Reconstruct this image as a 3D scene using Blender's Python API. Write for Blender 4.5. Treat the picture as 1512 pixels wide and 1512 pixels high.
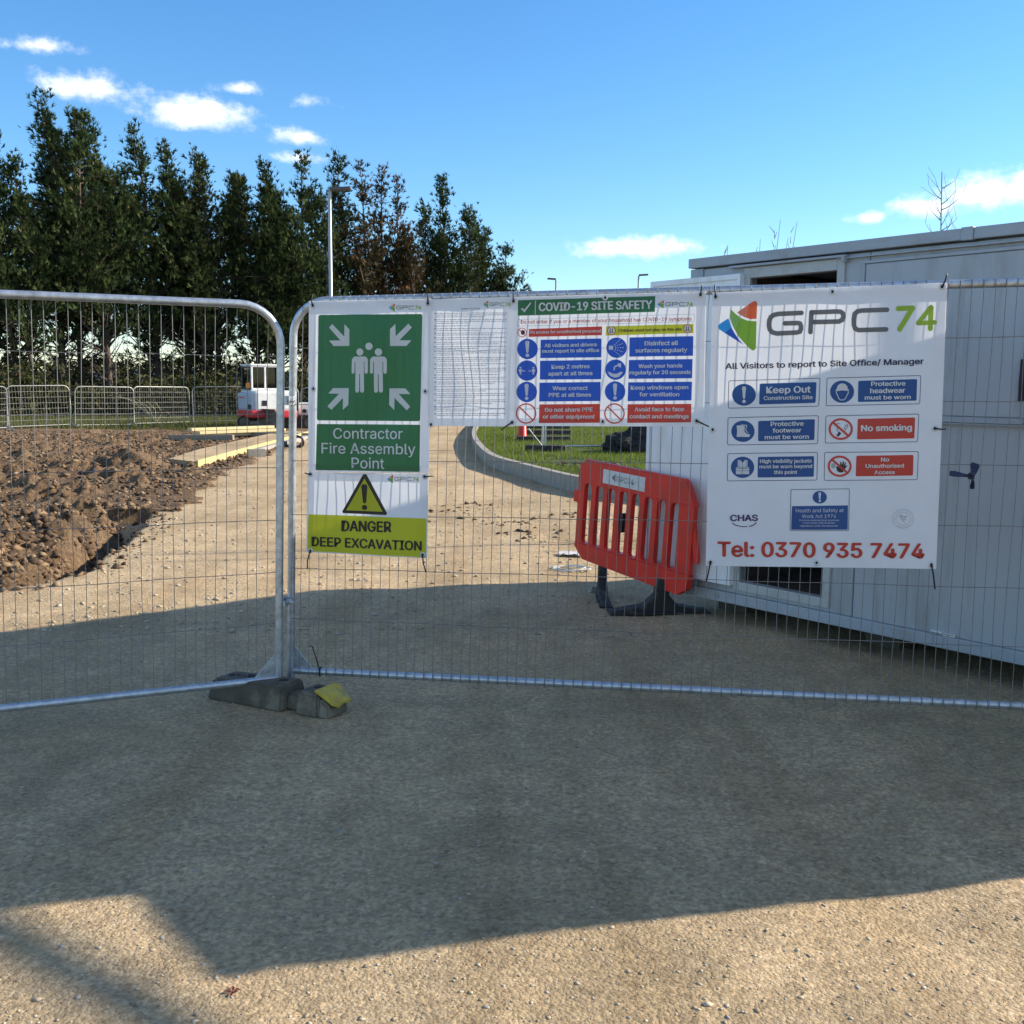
import bpy, bmesh, math, random
import numpy as np
from mathutils import Vector, Matrix, noise as mnoise

# ------------------------------------------------------------------ scene, camera, light
for o in list(bpy.data.objects): bpy.data.objects.remove(o)
S = bpy.context.scene
COL = S.collection
PI = math.pi
R = math.radians

CAM_H = 1.62
TH = math.atan(188/1512); PH = 0.01
FW = Vector((0, math.cos(TH), -math.sin(TH))); DN = Vector((0, -math.sin(TH), -math.cos(TH))); XX = Vector((1, 0, 0))
cam_r = XX*math.cos(PH) - DN*math.sin(PH)
cam_u = -(XX*math.sin(PH) + DN*math.cos(PH))
cd = bpy.data.cameras.new("camera"); cam = bpy.data.objects.new("camera", cd); COL.objects.link(cam)
m3 = Matrix((cam_r, cam_u, -FW)).transposed()
cam.matrix_world = Matrix.Translation((0, 0, CAM_H)) @ m3.to_4x4()
cd.sensor_fit = 'HORIZONTAL'; cd.sensor_width = 36; cd.lens = 36.0
cd.clip_start = 0.05; cd.clip_end = 9000
S.camera = cam

SUN_AZ, SUN_EL = 14.0, 25.7            # azimuth from +X towards +Y
sdir = Vector((math.cos(R(SUN_AZ))*math.cos(R(SUN_EL)), math.sin(R(SUN_AZ))*math.cos(R(SUN_EL)), math.sin(R(SUN_EL))))
sl = bpy.data.lights.new("sun", 'SUN'); sl.energy = 4.3; sl.angle = R(0.53); sl.color = (1.0, 0.90, 0.76)
sun = bpy.data.objects.new("sun", sl); COL.objects.link(sun); sun.location = sdir*60
sun.rotation_euler = (-sdir).to_track_quat('-Z', 'Y').to_euler()

S.view_settings.view_transform = 'Standard'; S.view_settings.look = 'None'
S.view_settings.exposure = 1.2; S.view_settings.gamma = 1.0
S.render.engine = 'CYCLES'
S.cycles.max_bounces = 8; S.cycles.transparent_max_bounces = 12
S.cycles.use_denoising = True
try: S.cycles.denoiser = 'OPENIMAGEDENOISE'
except Exception: pass

def world():
    w = bpy.data.worlds.new("World"); S.world = w; w.use_nodes = True
    nt = w.node_tree; N = nt.nodes; L = nt.links; N.clear()
    out = N.new('ShaderNodeOutputWorld'); bg = N.new('ShaderNodeBackground'); bg.inputs['Strength'].default_value = 0.098
    sky = N.new('ShaderNodeTexSky'); sky.sky_type = 'NISHITA'; sky.sun_disc = False
    sky.sun_elevation = R(SUN_EL); sky.sun_rotation = R(90-SUN_AZ); sky.altitude = 50
    sky.air_density = 1.0; sky.dust_density = 0.1; sky.ozone_density = 4.0
    geo = N.new('ShaderNodeNewGeometry')
    sep = N.new('ShaderNodeSeparateXYZ')
    neg = N.new('ShaderNodeVectorMath'); neg.operation = 'SCALE'; neg.inputs['Scale'].default_value = -1.0
    L.new(geo.outputs['Incoming'], neg.inputs[0]); L.new(neg.outputs[0], sep.inputs[0])
    def mth(op, a, b=None, c=None):
        n = N.new('ShaderNodeMath'); n.operation = op
        for i, v in enumerate((a, b, c)):
            if v is None: continue
            if isinstance(v, (int, float)): n.inputs[i].default_value = v
            else: L.new(v, n.inputs[i])
        return n.outputs[0]
    az = mth('ARCTAN2', sep.outputs[0], sep.outputs[1]); el = mth('ARCSINE', sep.outputs[2])
    # noise in sky coordinates, stretched along the horizon
    cmb = N.new('ShaderNodeCombineXYZ'); L.new(mth('MULTIPLY', az, 1.0), cmb.inputs[0]); L.new(mth('MULTIPLY', el, 1.35), cmb.inputs[1])
    no = N.new('ShaderNodeTexNoise'); no.inputs['Scale'].default_value = 44; no.inputs['Detail'].default_value = 8; no.inputs['Roughness'].default_value = 0.62
    L.new(cmb.outputs[0], no.inputs['Vector'])
    nz = mth('SUBTRACT', no.outputs['Fac'], 0.5)
    # small fair-weather clouds, then wide added ones out of view: azimuth, elevation, half width, half height, weight (degrees)
    CL = [(-23.92, 15.76, 1.81, 0.47, 0.8), (-25.47, 15.68, 0.62, 0.39, 0.5), (-21.85, 14.06, 2.89, 0.78, 0.9), (-14.65, 14.76, 1.37, 0.36, 0.7), (-16.64, 13.32, 3.24, 0.9, 1.15), (-11.03, 14.39, 1.54, 0.37, 0.45), (-11.59, 12.58, 1.68, 0.56, 0.85), (-11.53, 11.65, 1.68, 0.41, 0.8), (6.71, 7.32, 3.95, 0.67, 1.0), (23.85, 9.48, 2.3, 1.03, 1.1), (21.38, 8.98, 2.09, 0.68, 0.95), (18.42, 8.62, 1.25, 0.38, 0.75), (25.51, 9.47, 1.68, 1.07, 1.0),
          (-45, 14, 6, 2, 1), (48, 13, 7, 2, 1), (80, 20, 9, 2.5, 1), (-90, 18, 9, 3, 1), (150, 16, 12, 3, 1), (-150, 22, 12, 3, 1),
          (-115, 38, 26, 10, 1), (115, 34, 24, 10, 1), (172, 42, 30, 11, 1), (-60, 58, 26, 9, 1), (62, 62, 30, 9, 1), (-170, 65, 40, 9, 1), (130, 60, 30, 9, 1), (-160, 22, 26, 6, 1), (140, 18, 24, 5, 1)]  # wide clouds behind and overhead, added to lift and whiten the shade
    tot = None; hgt = None
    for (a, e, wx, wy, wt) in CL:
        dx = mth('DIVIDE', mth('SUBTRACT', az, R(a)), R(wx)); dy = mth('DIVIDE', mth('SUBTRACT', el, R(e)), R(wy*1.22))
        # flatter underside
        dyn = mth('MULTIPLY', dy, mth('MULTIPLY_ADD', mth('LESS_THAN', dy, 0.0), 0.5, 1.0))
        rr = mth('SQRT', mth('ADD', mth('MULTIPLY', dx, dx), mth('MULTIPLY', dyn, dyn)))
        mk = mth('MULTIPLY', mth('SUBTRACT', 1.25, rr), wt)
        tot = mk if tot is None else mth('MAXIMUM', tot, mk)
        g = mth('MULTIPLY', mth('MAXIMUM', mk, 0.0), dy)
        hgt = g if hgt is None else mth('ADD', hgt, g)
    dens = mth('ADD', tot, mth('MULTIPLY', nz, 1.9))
    mr = N.new('ShaderNodeMapRange'); mr.interpolation_type = 'SMOOTHSTEP'
    mr.inputs['From Min'].default_value = 0.14; mr.inputs['From Max'].default_value = 1.25
    L.new(dens, mr.inputs['Value'])
    sh = N.new('ShaderNodeMapRange'); sh.inputs['From Min'].default_value = -0.7; sh.inputs['From Max'].default_value = 0.35
    L.new(mth('ADD', hgt, mth('MULTIPLY', nz, 0.8)), sh.inputs['Value'])
    cc = N.new('ShaderNodeMix'); cc.data_type = 'RGBA'
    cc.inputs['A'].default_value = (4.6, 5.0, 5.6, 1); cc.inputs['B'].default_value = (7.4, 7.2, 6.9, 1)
    L.new(sh.outputs[0], cc.inputs['Factor'])
    hs = N.new('ShaderNodeHueSaturation'); hs.inputs['Saturation'].default_value = 1.20; L.new(sky.outputs[0], hs.inputs['Color'])
    mx = N.new('ShaderNodeMix'); mx.data_type = 'RGBA'
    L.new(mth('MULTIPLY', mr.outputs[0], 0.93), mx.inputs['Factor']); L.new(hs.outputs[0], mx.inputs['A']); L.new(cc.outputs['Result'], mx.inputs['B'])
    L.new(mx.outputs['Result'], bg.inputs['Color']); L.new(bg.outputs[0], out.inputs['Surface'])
world()

# ------------------------------------------------------------------ helpers
def tag(o, label=None, cat=None, group=None, kind=None):
    if label: o['label'] = label
    if cat: o['category'] = cat
    if group: o['group'] = group
    if kind: o['kind'] = kind
    return o
def empty(name, loc=(0, 0, 0), rz=0):
    o = bpy.data.objects.new(name, None); COL.objects.link(o); o.location = loc; o.rotation_euler = (0, 0, rz); o.empty_display_size = .2
    return o
def link(name, me, mats, parent=None):
    o = bpy.data.objects.new(name, me); COL.objects.link(o)
    for m in (mats if isinstance(mats, (list, tuple)) else [mats]): me.materials.append(m)
    if parent is not None: o.parent = parent
    return o
def np_mesh(name, V, F, attr=None, smooth=False, mi=None):
    V = np.asarray(V, dtype=np.float32); F = np.asarray(F, dtype=np.int32); k = F.shape[1]
    me = bpy.data.meshes.new(name)
    me.vertices.add(len(V)); me.vertices.foreach_set('co', V.ravel())
    me.loops.add(F.size); me.loops.foreach_set('vertex_index', F.ravel())
    me.polygons.add(len(F)); me.polygons.foreach_set('loop_start', np.arange(0, F.size, k, dtype=np.int32))
    if attr is not None:
        a = me.attributes.new('tint', 'FLOAT', 'POINT'); a.data.foreach_set('value', np.asarray(attr, dtype=np.float32))
    me.update(calc_edges=True)
    if smooth: me.polygons.foreach_set('use_smooth', np.ones(len(F), dtype=bool))
    if mi is not None: me.polygons.foreach_set('material_index', np.asarray(mi, dtype=np.int32))
    return me
class MB:
    def __init__(s): s.v = []; s.f = []; s.m = []; s.sm = []
    def add(s, vs, fs, mi=0, smooth=False):
        b = len(s.v); s.v += [tuple(v) for v in vs]
        for f in fs: s.f.append(tuple(b+i for i in f)); s.m.append(mi); s.sm.append(smooth)
        return s
    def box(s, c, sz, rot=None, mi=0, bev=0.0):
        bm = bmesh.new(); bmesh.ops.create_cube(bm, size=1)
        for v in bm.verts: v.co = Vector((v.co.x*sz[0], v.co.y*sz[1], v.co.z*sz[2]))
        if bev > 0: bmesh.ops.bevel(bm, geom=list(bm.edges), offset=min(bev, min(sz)*.45), segments=2, affect='EDGES', profile=.6)
        M = Matrix.Translation(c) @ (rot.to_4x4() if rot is not None else Matrix())
        bm.verts.ensure_lookup_table()
        s.add([M @ v.co for v in bm.verts], [[v.index for v in f.verts] for f in bm.faces], mi); bm.free()
        return s
    def b2(s, a, b, mi=0, bev=0.0):   # box from corner to corner
        return s.box([(a[i]+b[i])/2 for i in range(3)], [abs(b[i]-a[i]) for i in range(3)], None, mi, bev)
    def tube(s, pts, r, n=10, mi=0, cap=True, closed=False):
        pts = [Vector(p) for p in pts]; k = len(pts); rs = r if isinstance(r, (list, tuple)) else [r]*k
        T = []
        for i in range(k):
            a = pts[(i-1) % k] if (i > 0 or closed) else pts[i]; b = pts[(i+1) % k] if (i < k-1 or closed) else pts[i]
            T.append((b-a).normalized())
        u = T[0].orthogonal().normalized(); vs = []
        for i in range(k):
            u = (u - T[i]*u.dot(T[i])).normalized(); w = T[i].cross(u)
            for j in range(n):
                a = 2*PI*j/n; vs.append(pts[i] + (u*math.cos(a)+w*math.sin(a))*rs[i])
        fs = []
        for i in range(k if closed else k-1):
            i2 = (i+1) % k
            for j in range(n): fs.append((i*n+j, i*n+(j+1) % n, i2*n+(j+1) % n, i2*n+j))
        s.add(vs, fs, mi, True)
        if cap and not closed:
            s.add(vs[:n][::-1], [tuple(range(n))], mi); s.add(vs[-n:], [tuple(range(n))], mi)
        return s
    def prism(s, poly, axis, t0, t1, mi=0):
        """poly: 2D outline; axis: function (a,b,t)->point"""
        n = len(poly); vs = [axis(a, b, t0) for a, b in poly] + [axis(a, b, t1) for a, b in poly]
        s.add(vs, [tuple(range(n))[::-1], tuple(range(n, 2*n))] + [(i, (i+1) % n, n+(i+1) % n, n+i) for i in range(n)], mi)
        return s
    def mesh(s, name):
        me = bpy.data.meshes.new(name); me.from_pydata([tuple(v) for v in s.v], [], s.f)
        me.polygons.foreach_set('material_index', s.m); me.polygons.foreach_set('use_smooth', s.sm)
        bm = bmesh.new(); bm.from_mesh(me); bmesh.ops.recalc_face_normals(bm, faces=bm.faces); bm.to_mesh(me); bm.free()
        me.update(); return me
    def build(s, name, mats, parent=None): return link(name, s.mesh(name), mats, parent)
def children(o): return [c for c in bpy.data.objects if c.parent == o]
def copy_tree(o, parent=None):
    kids = children(o); c = o.copy(); COL.objects.link(c); c.parent = parent
    for ch in kids: copy_tree(ch, c)
    return c
def at(x, y, z=0.0):
    """ground point seen along one line of sight of the photograph (1512 px units)"""
    u = (x-756)/1512; v = (y-756)/1512
    d = FW + XX*(u*math.cos(PH)+v*math.sin(PH)) + DN*(-u*math.sin(PH)+v*math.cos(PH))
    return Vector((0, 0, CAM_H)) + d*((z-CAM_H)/d.z)
def at_d(x, y, D):
    u = (x-756)/1512; v = (y-756)/1512
    d = FW + XX*(u*math.cos(PH)+v*math.sin(PH)) + DN*(-u*math.sin(PH)+v*math.cos(PH))
    return Vector((0, 0, CAM_H)) + d*(D/d.y)

# ---- noise (numpy)
def _h(i, j, s):
    n = (i.astype(np.int64)*374761393 + j.astype(np.int64)*668265263 + s*974711) & 0x7fffffff
    n = ((n ^ (n >> 13))*1274126177) & 0x7fffffff
    return ((n ^ (n >> 16)) & 0xffff)/65535.0
def vnoise(x, y, s=0):
    i = np.floor(x); j = np.floor(y); fx = x-i; fy = y-j; fx = fx*fx*(3-2*fx); fy = fy*fy*(3-2*fy)
    a = _h(i, j, s); b = _h(i+1, j, s); c = _h(i, j+1, s); d = _h(i+1, j+1, s)
    return (a*(1-fx)+b*fx)*(1-fy)+(c*(1-fx)+d*fx)*fy
def fbm(x, y, s=0, o=4, g=.5):
    t = 0; a = 1; n = 0
    for k in range(o): t = t+a*(vnoise(x*2**k, y*2**k, s+k*17)-.5); n += a; a *= g
    return t/n*2
def worley(x, y, s=0):
    i = np.floor(x); j = np.floor(y); best = np.full(x.shape, 9.0); idv = np.zeros(x.shape)
    for di in (-1, 0, 1):
        for dj in (-1, 0, 1):
            px = i+di+_h(i+di, j+dj, s); py = j+dj+_h(i+di, j+dj, s+5)
            d = np.hypot(px-x, py-y); m = d < best
            idv = np.where(m, _h(i+di, j+dj, s+9), idv); best = np.where(m, d, best)
    return best, idv
def sstep(a, b, x):
    t = np.clip((x-a)/(b-a), 0, 1); return t*t*(3-2*t)
def grid_mesh(name, xs, ys, zf, drop=None):
    X, Y = np.meshgrid(xs, ys); Z = zf(X, Y); V = np.stack([X, Y, Z], -1).reshape(-1, 3)
    nx, ny = len(xs), len(ys); i = np.arange(nx-1)[None, :]+np.arange(ny-1)[:, None]*nx
    F = np.stack([i, i+1, i+1+nx, i+nx], -1).reshape(-1, 4)
    if drop is not None:
        keep = ~drop(X, Y).reshape(-1)[F].all(axis=1); F = F[keep]
    return np_mesh(name, V, F, smooth=True)

# ---- materials
def nodes(name):
    m = bpy.data.materials.new(name); m.use_nodes = True; nt = m.node_tree; nt.nodes.clear()
    out = nt.nodes.new('ShaderNodeOutputMaterial'); return m, nt.nodes, nt.links, out
def tex(N, L, scale, detail=4, rough=.55, coord='Object', kind='noise', stretch=None):
    tc = N.new('ShaderNodeTexCoord'); src = tc.outputs[coord]
    if stretch:
        mp = N.new('ShaderNodeMapping'); mp.inputs['Scale'].default_value = stretch; L.new(src, mp.inputs[0]); src = mp.outputs[0]
    if kind == 'noise':
        t = N.new('ShaderNodeTexNoise'); t.inputs['Scale'].default_value = scale; t.inputs['Detail'].default_value = detail; t.inputs['Roughness'].default_value = rough
        L.new(src, t.inputs['Vector']); return t.outputs['Fac']
    t = N.new('ShaderNodeTexVoronoi'); t.inputs['Scale'].default_value = scale; L.new(src, t.inputs['Vector'])
    return t
def ramp(N, L, fac, stops):
    r = N.new('ShaderNodeValToRGB'); e = r.color_ramp.elements
    while len(e) < len(stops): e.new(.5)
    for k, (p, c) in enumerate(stops): e[k].position = p; e[k].color = (c[0], c[1], c[2], 1)
    L.new(fac, r.inputs[0]); return r.outputs[0]
def mixc(N, L, f, a, b, bt='MIX'):
    m = N.new('ShaderNodeMix'); m.data_type = 'RGBA'; m.blend_type = bt
    for v, k in ((f, 'Factor'), (a, 'A'), (b, 'B')):
        if isinstance(v, (int, float)): m.inputs[k].default_value = v
        elif isinstance(v, tuple): m.inputs[k].default_value = (v[0], v[1], v[2], 1)
        else: L.new(v, m.inputs[k])
    return m.outputs['Result']
def mat(name, c, rough=.6, metal=0, var=.18, scale=6, bump=0, bscale=40, spec=.4, dirt=None, dscale=3, stretch=None, coat=0, dstretch=None):
    m, N, L, out = nodes(name); p = N.new('ShaderNodeBsdfPrincipled')
    f = tex(N, L, scale, 5, stretch=stretch)
    col = ramp(N, L, f, [(.3, tuple(x*(1-var) for x in c)), (.7, tuple(min(1, x*(1+var)) for x in c))])
    if dirt:
        d = tex(N, L, dscale, 8, .7, stretch=dstretch); dm = ramp(N, L, d, [(.5, (0, 0, 0)), (.72, (1, 1, 1))]); col = mixc(N, L, dm, col, dirt)
    L.new(col, p.inputs['Base Color'])
    rr = N.new('ShaderNodeMapRange'); rr.inputs['To Min'].default_value = max(0.02, rough-.1); rr.inputs['To Max'].default_value = min(1, rough+.1)
    L.new(f, rr.inputs['Value']); L.new(rr.outputs[0], p.inputs['Roughness'])
    p.inputs['Metallic'].default_value = metal; p.inputs['Specular IOR Level'].default_value = spec
    if coat: p.inputs['Coat Weight'].default_value = coat
    if bump:
        b = N.new('ShaderNodeBump'); b.inputs['Strength'].default_value = 1; b.inputs['Distance'].default_value = bump
        L.new(tex(N, L, bscale, 5), b.inputs['Height']); L.new(b.outputs[0], p.inputs['Normal'])
    L.new(p.outputs[0], out.inputs[0]); return m
def leaf_mat(name, stops, trans=.3):
    m, N, L, out = nodes(name); a = N.new('ShaderNodeAttribute'); a.attribute_name = 'tint'
    col = ramp(N, L, a.outputs['Fac'], stops)
    d = N.new('ShaderNodeBsdfDiffuse'); t = N.new('ShaderNodeBsdfTranslucent'); mx = N.new('ShaderNodeMixShader'); mx.inputs[0].default_value = trans
    L.new(col, d.inputs[0]); L.new(col, t.inputs[0]); L.new(d.outputs[0], mx.inputs[1]); L.new(t.outputs[0], mx.inputs[2]); L.new(mx.outputs[0], out.inputs[0]); return m
def vinyl(name, c, trans=.33, gloss=.05):
    m, N, L, out = nodes(name); f = tex(N, L, 9, 3)
    col = ramp(N, L, f, [(.3, tuple(x*.95 for x in c)), (.7, c)])
    d = N.new('ShaderNodeBsdfDiffuse'); t = N.new('ShaderNodeBsdfTranslucent'); mx = N.new('ShaderNodeMixShader'); mx.inputs[0].default_value = trans
    g = N.new('ShaderNodeBsdfGlossy'); g.inputs['Roughness'].default_value = .35; m2 = N.new('ShaderNodeMixShader'); m2.inputs[0].default_value = gloss
    L.new(col, d.inputs[0]); L.new(col, t.inputs[0]); L.new(d.outputs[0], mx.inputs[1]); L.new(t.outputs[0], mx.inputs[2])
    L.new(mx.outputs[0], m2.inputs[1]); L.new(g.outputs[0], m2.inputs[2]); L.new(m2.outputs[0], out.inputs[0]); return m

def ground_mat(name, dark, mid, light, stone_scale, bump, patch=(.22, .18, .13), fine=.004, streak=0.0):
    m, N, L, out = nodes(name); p = N.new('ShaderNodeBsdfPrincipled'); p.inputs['Roughness'].default_value = .92; p.inputs['Specular IOR Level'].default_value = .15
    big = tex(N, L, .55, 6, .6); fineN = tex(N, L, 38, 6, .65); medN = tex(N, L, 5, 5, .6)
    col = ramp(N, L, fineN, [(.28, dark), (.5, mid), (.72, light)])
    pm = ramp(N, L, big, [(.45, (0, 0, 0)), (.7, (.75, .75, .75))]); col = mixc(N, L, pm, col, mixc(N, L, fineN, tuple(x*.75 for x in patch), patch))
    mm = ramp(N, L, medN, [(.3, (.8, .8, .8)), (.7, (1.1, 1.08, 1.05))]); col = mixc(N, L, 1.0, col, mm, 'MULTIPLY')
    tr = ramp(N, L, tex(N, L, 1.0, 5, .6, stretch=(2.1, .16, 1)), [(.36, (.86, .83, .78)), (.52, (1, 1, 1)), (.68, (1.06, 1.06, 1.05))]); col = mixc(N, L, streak, col, tr, 'MULTIPLY')
    v = tex(N, L, stone_scale, kind='vor'); vs = ramp(N, L, v.outputs['Color'], [(.0, (.66, .65, .66)), (.5, (1, 1, 1)), (.95, (1.30, 1.26, 1.20))])
    col = mixc(N, L, .85, col, vs, 'MULTIPLY'); L.new(col, p.inputs['Base Color'])
    b = N.new('ShaderNodeBump'); b.inputs['Strength'].default_value = .8; b.inputs['Distance'].default_value = bump; b.invert = True; L.new(v.outputs['Distance'], b.inputs['Height'])
    b2 = N.new('ShaderNodeBump'); b2.inputs['Strength'].default_value = .9; b2.inputs['Distance'].default_value = fine*3; L.new(tex(N, L, 22, 8, .7), b2.inputs['Height']); L.new(b.outputs[0], b2.inputs['Normal'])
    b3 = N.new('ShaderNodeBump'); b3.inputs['Strength'].default_value = .8; b3.inputs['Distance'].default_value = fine; L.new(tex(N, L, 150, 4, .7), b3.inputs['Height']); L.new(b2.outputs[0], b3.inputs['Normal'])
    L.new(b3.outputs[0], p.inputs['Normal']); L.new(p.outputs[0], out.inputs[0]); return m

GALV = mat('galvanised_steel', (.50, .53, .56), .38, .75, .22, 30, .0006, 120, dirt=(.32, .33, .33), dscale=14)
GALV_D = mat('dull_galvanised_wire', (.22, .21, .20), .55, .5, .2, 20)
BLACK = mat('black_plastic', (.012, .012, .02), .45)
EYE = mat('eyelet_metal', (.62, .62, .62), .4, .5, .1)
TIMBER = mat('pale_softwood', (.52, .42, .22), .7, 0, .15, 5, .001, 60, stretch=(1, 12, 12))
WHITE_PAINT = mat('white_paint', (.78, .79, .8), .3, 0, .05, 3, dirt=(.62, .60, .56), dscale=2.2, dstretch=(3, 3, .4))
CABIN = mat('cabin_grey_paint', (.37, .39, .41), .42, 0, .05, 1.5, .0006, 3, dirt=(.235, .228, .212), dscale=1.4, dstretch=(3, 3, .35))
CABIN_TRIM = mat('cabin_trim_paint', (.34, .37, .40), .42, 0, .08, 2, dirt=(.27, .27, .27), dscale=4)
DARK = mat('dark_void', (.012, .012, .014), .7)
RUBBER = mat('dark_rubber', (.024, .023, .023), .8, 0, .25, 12, .001, 60, dirt=(.12, .10, .08), dscale=8)
# ------------------------------------------------------------------ ground, road, soil, verge
EDGE_Y = [-50, -5, 4, 6, 7.2, 7.9, 8.6, 10.5, 12.6, 14.8, 18.7, 26, 40, 60, 90]
EDGE_X = [-45, -30, -12, -6.5, -4.5, -3.92, -3.62, -3.95, -4.4, -4.9, -5.45, -6.0, -6.8, -7.5, -8]
def edge_x(y): return np.interp(y, EDGE_Y, EDGE_X)
KERB = [(9.5, 10.6), (6.0, 11.6), (3.6, 12.7), (1.764, 14.416), (.968, 15.535), (.161, 17.97), (-.423, 20.13), (-.81, 23.6), (-1.12, 28.2), (-1.29, 34), (-1.4, 46), (-1.5, 62)]
def smooth_path(pts, n=8):
    P = [Vector(p) for p in pts]; o = []
    for i in range(len(P)-1):
        a = P[max(i-1, 0)]; b = P[i]; c = P[i+1]; d = P[min(i+2, len(P)-1)]
        for k in range(n):
            t = k/n; o.append(.5*((2*b)+(c-a)*t+(2*a-5*b+4*c-d)*t*t+(3*b-a-3*c+d)*t**3))
    return o+[P[-1]]
KP = smooth_path(KERB, 6)
def road_z(X, Y):
    z = .06*(1-sstep(2.6, 4.4, Y)) + .014*fbm(X*.8, Y*.8, 3, 4) + .005*fbm(X*5, Y*5, 11, 4)
    w, idv = worley(X*9, Y*9, 4); z = z+np.where(idv > .8, np.clip(.3-w, 0, 1)*.02, 0)*(Y < 20)
    # faint wheel ruts swinging up to the gate
    d = np.abs(X-(-1.0-.14*(Y-5)+.6*np.sin(Y*.16))); z = z-.012*np.exp(-(d/.22)**2)
    d = np.abs(X-(.7-.14*(Y-5)+.6*np.sin(Y*.16))); z = z-.012*np.exp(-(d/.22)**2)
    e = X-edge_x(Y)-.10*fbm(X*1.6, Y*1.6, 21, 3)
    return z-.46*(1-sstep(-.16, .02, e))*(1-sstep(11.5, 13.5, Y))-.25*(1-sstep(-.9, -.5, e))
def soil_z(X, Y):
    e = edge_x(Y)-X                                     # distance into the soil
    near = 1-sstep(16, 24, Y)
    r = 1-np.abs(fbm(X*.8, Y*.8, 31, 5, .55)); w, idv = worley(X*2.3, Y*2.3, 8); w2, id2 = worley(X*6, Y*6, 12)
    z = -.02 + .42*(r-.8) + .12*fbm(X*2.2, Y*2.2, 41, 4) + np.clip(.6-w, 0, 1)*.20*(idv > .55)*(.35+.65*near)*(.7+.6*vnoise(X*7, Y*7, 90)) + np.clip(.5-w2, 0, 1)*.07*(id2 > .6)
    z = z + .13*fbm(X*5, Y*5, 51, 6, .66) - .16*np.abs(fbm(X*1.9, Y*1.9, 53, 5, .6)) - .07*np.abs(fbm(X*6, Y*6, 57, 4, .6))
    # flattened, ribbed tyre tracks curving across the plot
    for (c, a, b) in ((16.4, .22, 2.1), (18.3, .22, 2.1), (13.3, -.12, 1.0)):
        yy = c + a*(X+8) + b*np.sin((X+6)*.18); d = np.abs(Y-yy); k = np.exp(-(d/.33)**4)
        z = z*(1-k) + k*(-.06 + .035*np.sign(np.sin(X*2*PI/.22 + d*5)) + .02*fbm(X*8, Y*8, 60, 2))
    # ditch beside the road, bank behind it
    dip = np.exp(-((e-.30)/.22)**2)*(1-sstep(12.2, 14.5, Y))*sstep(7.8, 8.8, Y); z = z*(1-dip*.8)-.42*dip
    bank = np.exp(-((e-1.15)/.5)**2)*(1-sstep(9.8, 12.5, Y)); z = z + .24*bank
    z = z + .34*np.exp(-((X+6.9)**2/.9+(Y-19.2)**2/.5)) + .22*np.exp(-((X+8.6)**2/1.2+(Y-17.0)**2/.3))
    z = z*sstep(5.5, 7.6, Y + .5*np.clip(-X-4, 0, 6))
    z = np.where((e < 1.7) & (Y > 17.5), np.minimum(z, -.02+.35*sstep(.9, 1.7, e)+.6*(1-sstep(17.5, 19, Y))), z)
    fade = sstep(30, 35, Y); z = z*(1-.6*fade)
    e2 = e+.30*fbm(X*2.2, Y*2.2, 91, 4); far = sstep(12, 13.5, Y)
    zf = np.where(e2 < -.32, -.5, np.maximum(z, .0)*sstep(-.1, .5, e2)+.018+.03*np.clip(fbm(X*7, Y*7, 93, 3), -.4, 1))
    zn = np.where(e < -.15, -.5, z*sstep(-.15, .25, e) - .06*(1-sstep(-.15, .25, e)))
    return np.where(far > .5, zf, zn)
ROADM = ground_mat('compacted_gravel', (.325, .238, .14), (.49, .370, .226), (.655, .515, .338), 85, .007, (.35, .265, .155), .0050, 1.0)
SOILM = ground_mat('muddy_soil', (.082, .051, .029), (.178, .114, .065), (.33, .23, .142), 26, .006, (.30, .215, .135), .018)
TURFM = ground_mat('turf_base', (.05, .065, .02), (.075, .10, .03), (.11, .14, .045), 20, .01, (.10, .085, .05), .006)
FIELDM = ground_mat('field_ground', (.05, .055, .02), (.075, .08, .03), (.10, .10, .045), 3, .02, (.09, .08, .04), .01)
def spaced(*segs):
    o = []
    for a, b, s in segs: o += list(np.arange(a, b, s))
    return np.array(o)
g = grid_mesh('ground', spaced((-3000, -200, 400), (-200, 200, 20), (200, 3001, 400)), spaced((-800, 0, 200), (0, 300, 20), (300, 5001, 400)), lambda X, Y: -.5+0*X)
tag(link('ground', g, FIELDM), kind='structure')
xs = spaced((-40, -8, 2), (-8, -5, .06), (-5, 3, .03), (3, 6, .1), (6, 40, .5)); ys = spaced((-40, -4, 2), (-4, 1.5, .25), (1.5, 6, .03), (6, 14, .05), (14, 30, .12), (30, 90, .5))
rd = grid_mesh('gravel_road', xs, ys, road_z, lambda X, Y: X < edge_x(Y)-1.2)
tag(link('gravel_road', rd, ROADM), kind='structure')
xs = spaced((-34, -14, .16), (-14, -8, .07), (-8, -3, .04)); ys = spaced((5, 8, .08), (8, 16, .04), (16, 26, .06), (26, 38, .12))
so = grid_mesh('soil', xs, ys, soil_z, lambda X, Y: X > edge_x(Y)+.9)
tag(link('soil', so, SOILM), kind='structure')
xs = spaced((-60, 0, 1.0)); ys = spaced((30, 40, .5), (40, 90, 2))
tag(link('turf', grid_mesh('turf', xs, ys, lambda X, Y: -.07+.05*fbm(X*.4, Y*.4, 5, 3)+.10*sstep(34, 37, Y)-.5*(1-sstep(-7.6, -7.0, -X-0)*1)*0, lambda X, Y: X > edge_x(Y)-.2), TURFM), kind='structure')
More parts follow.
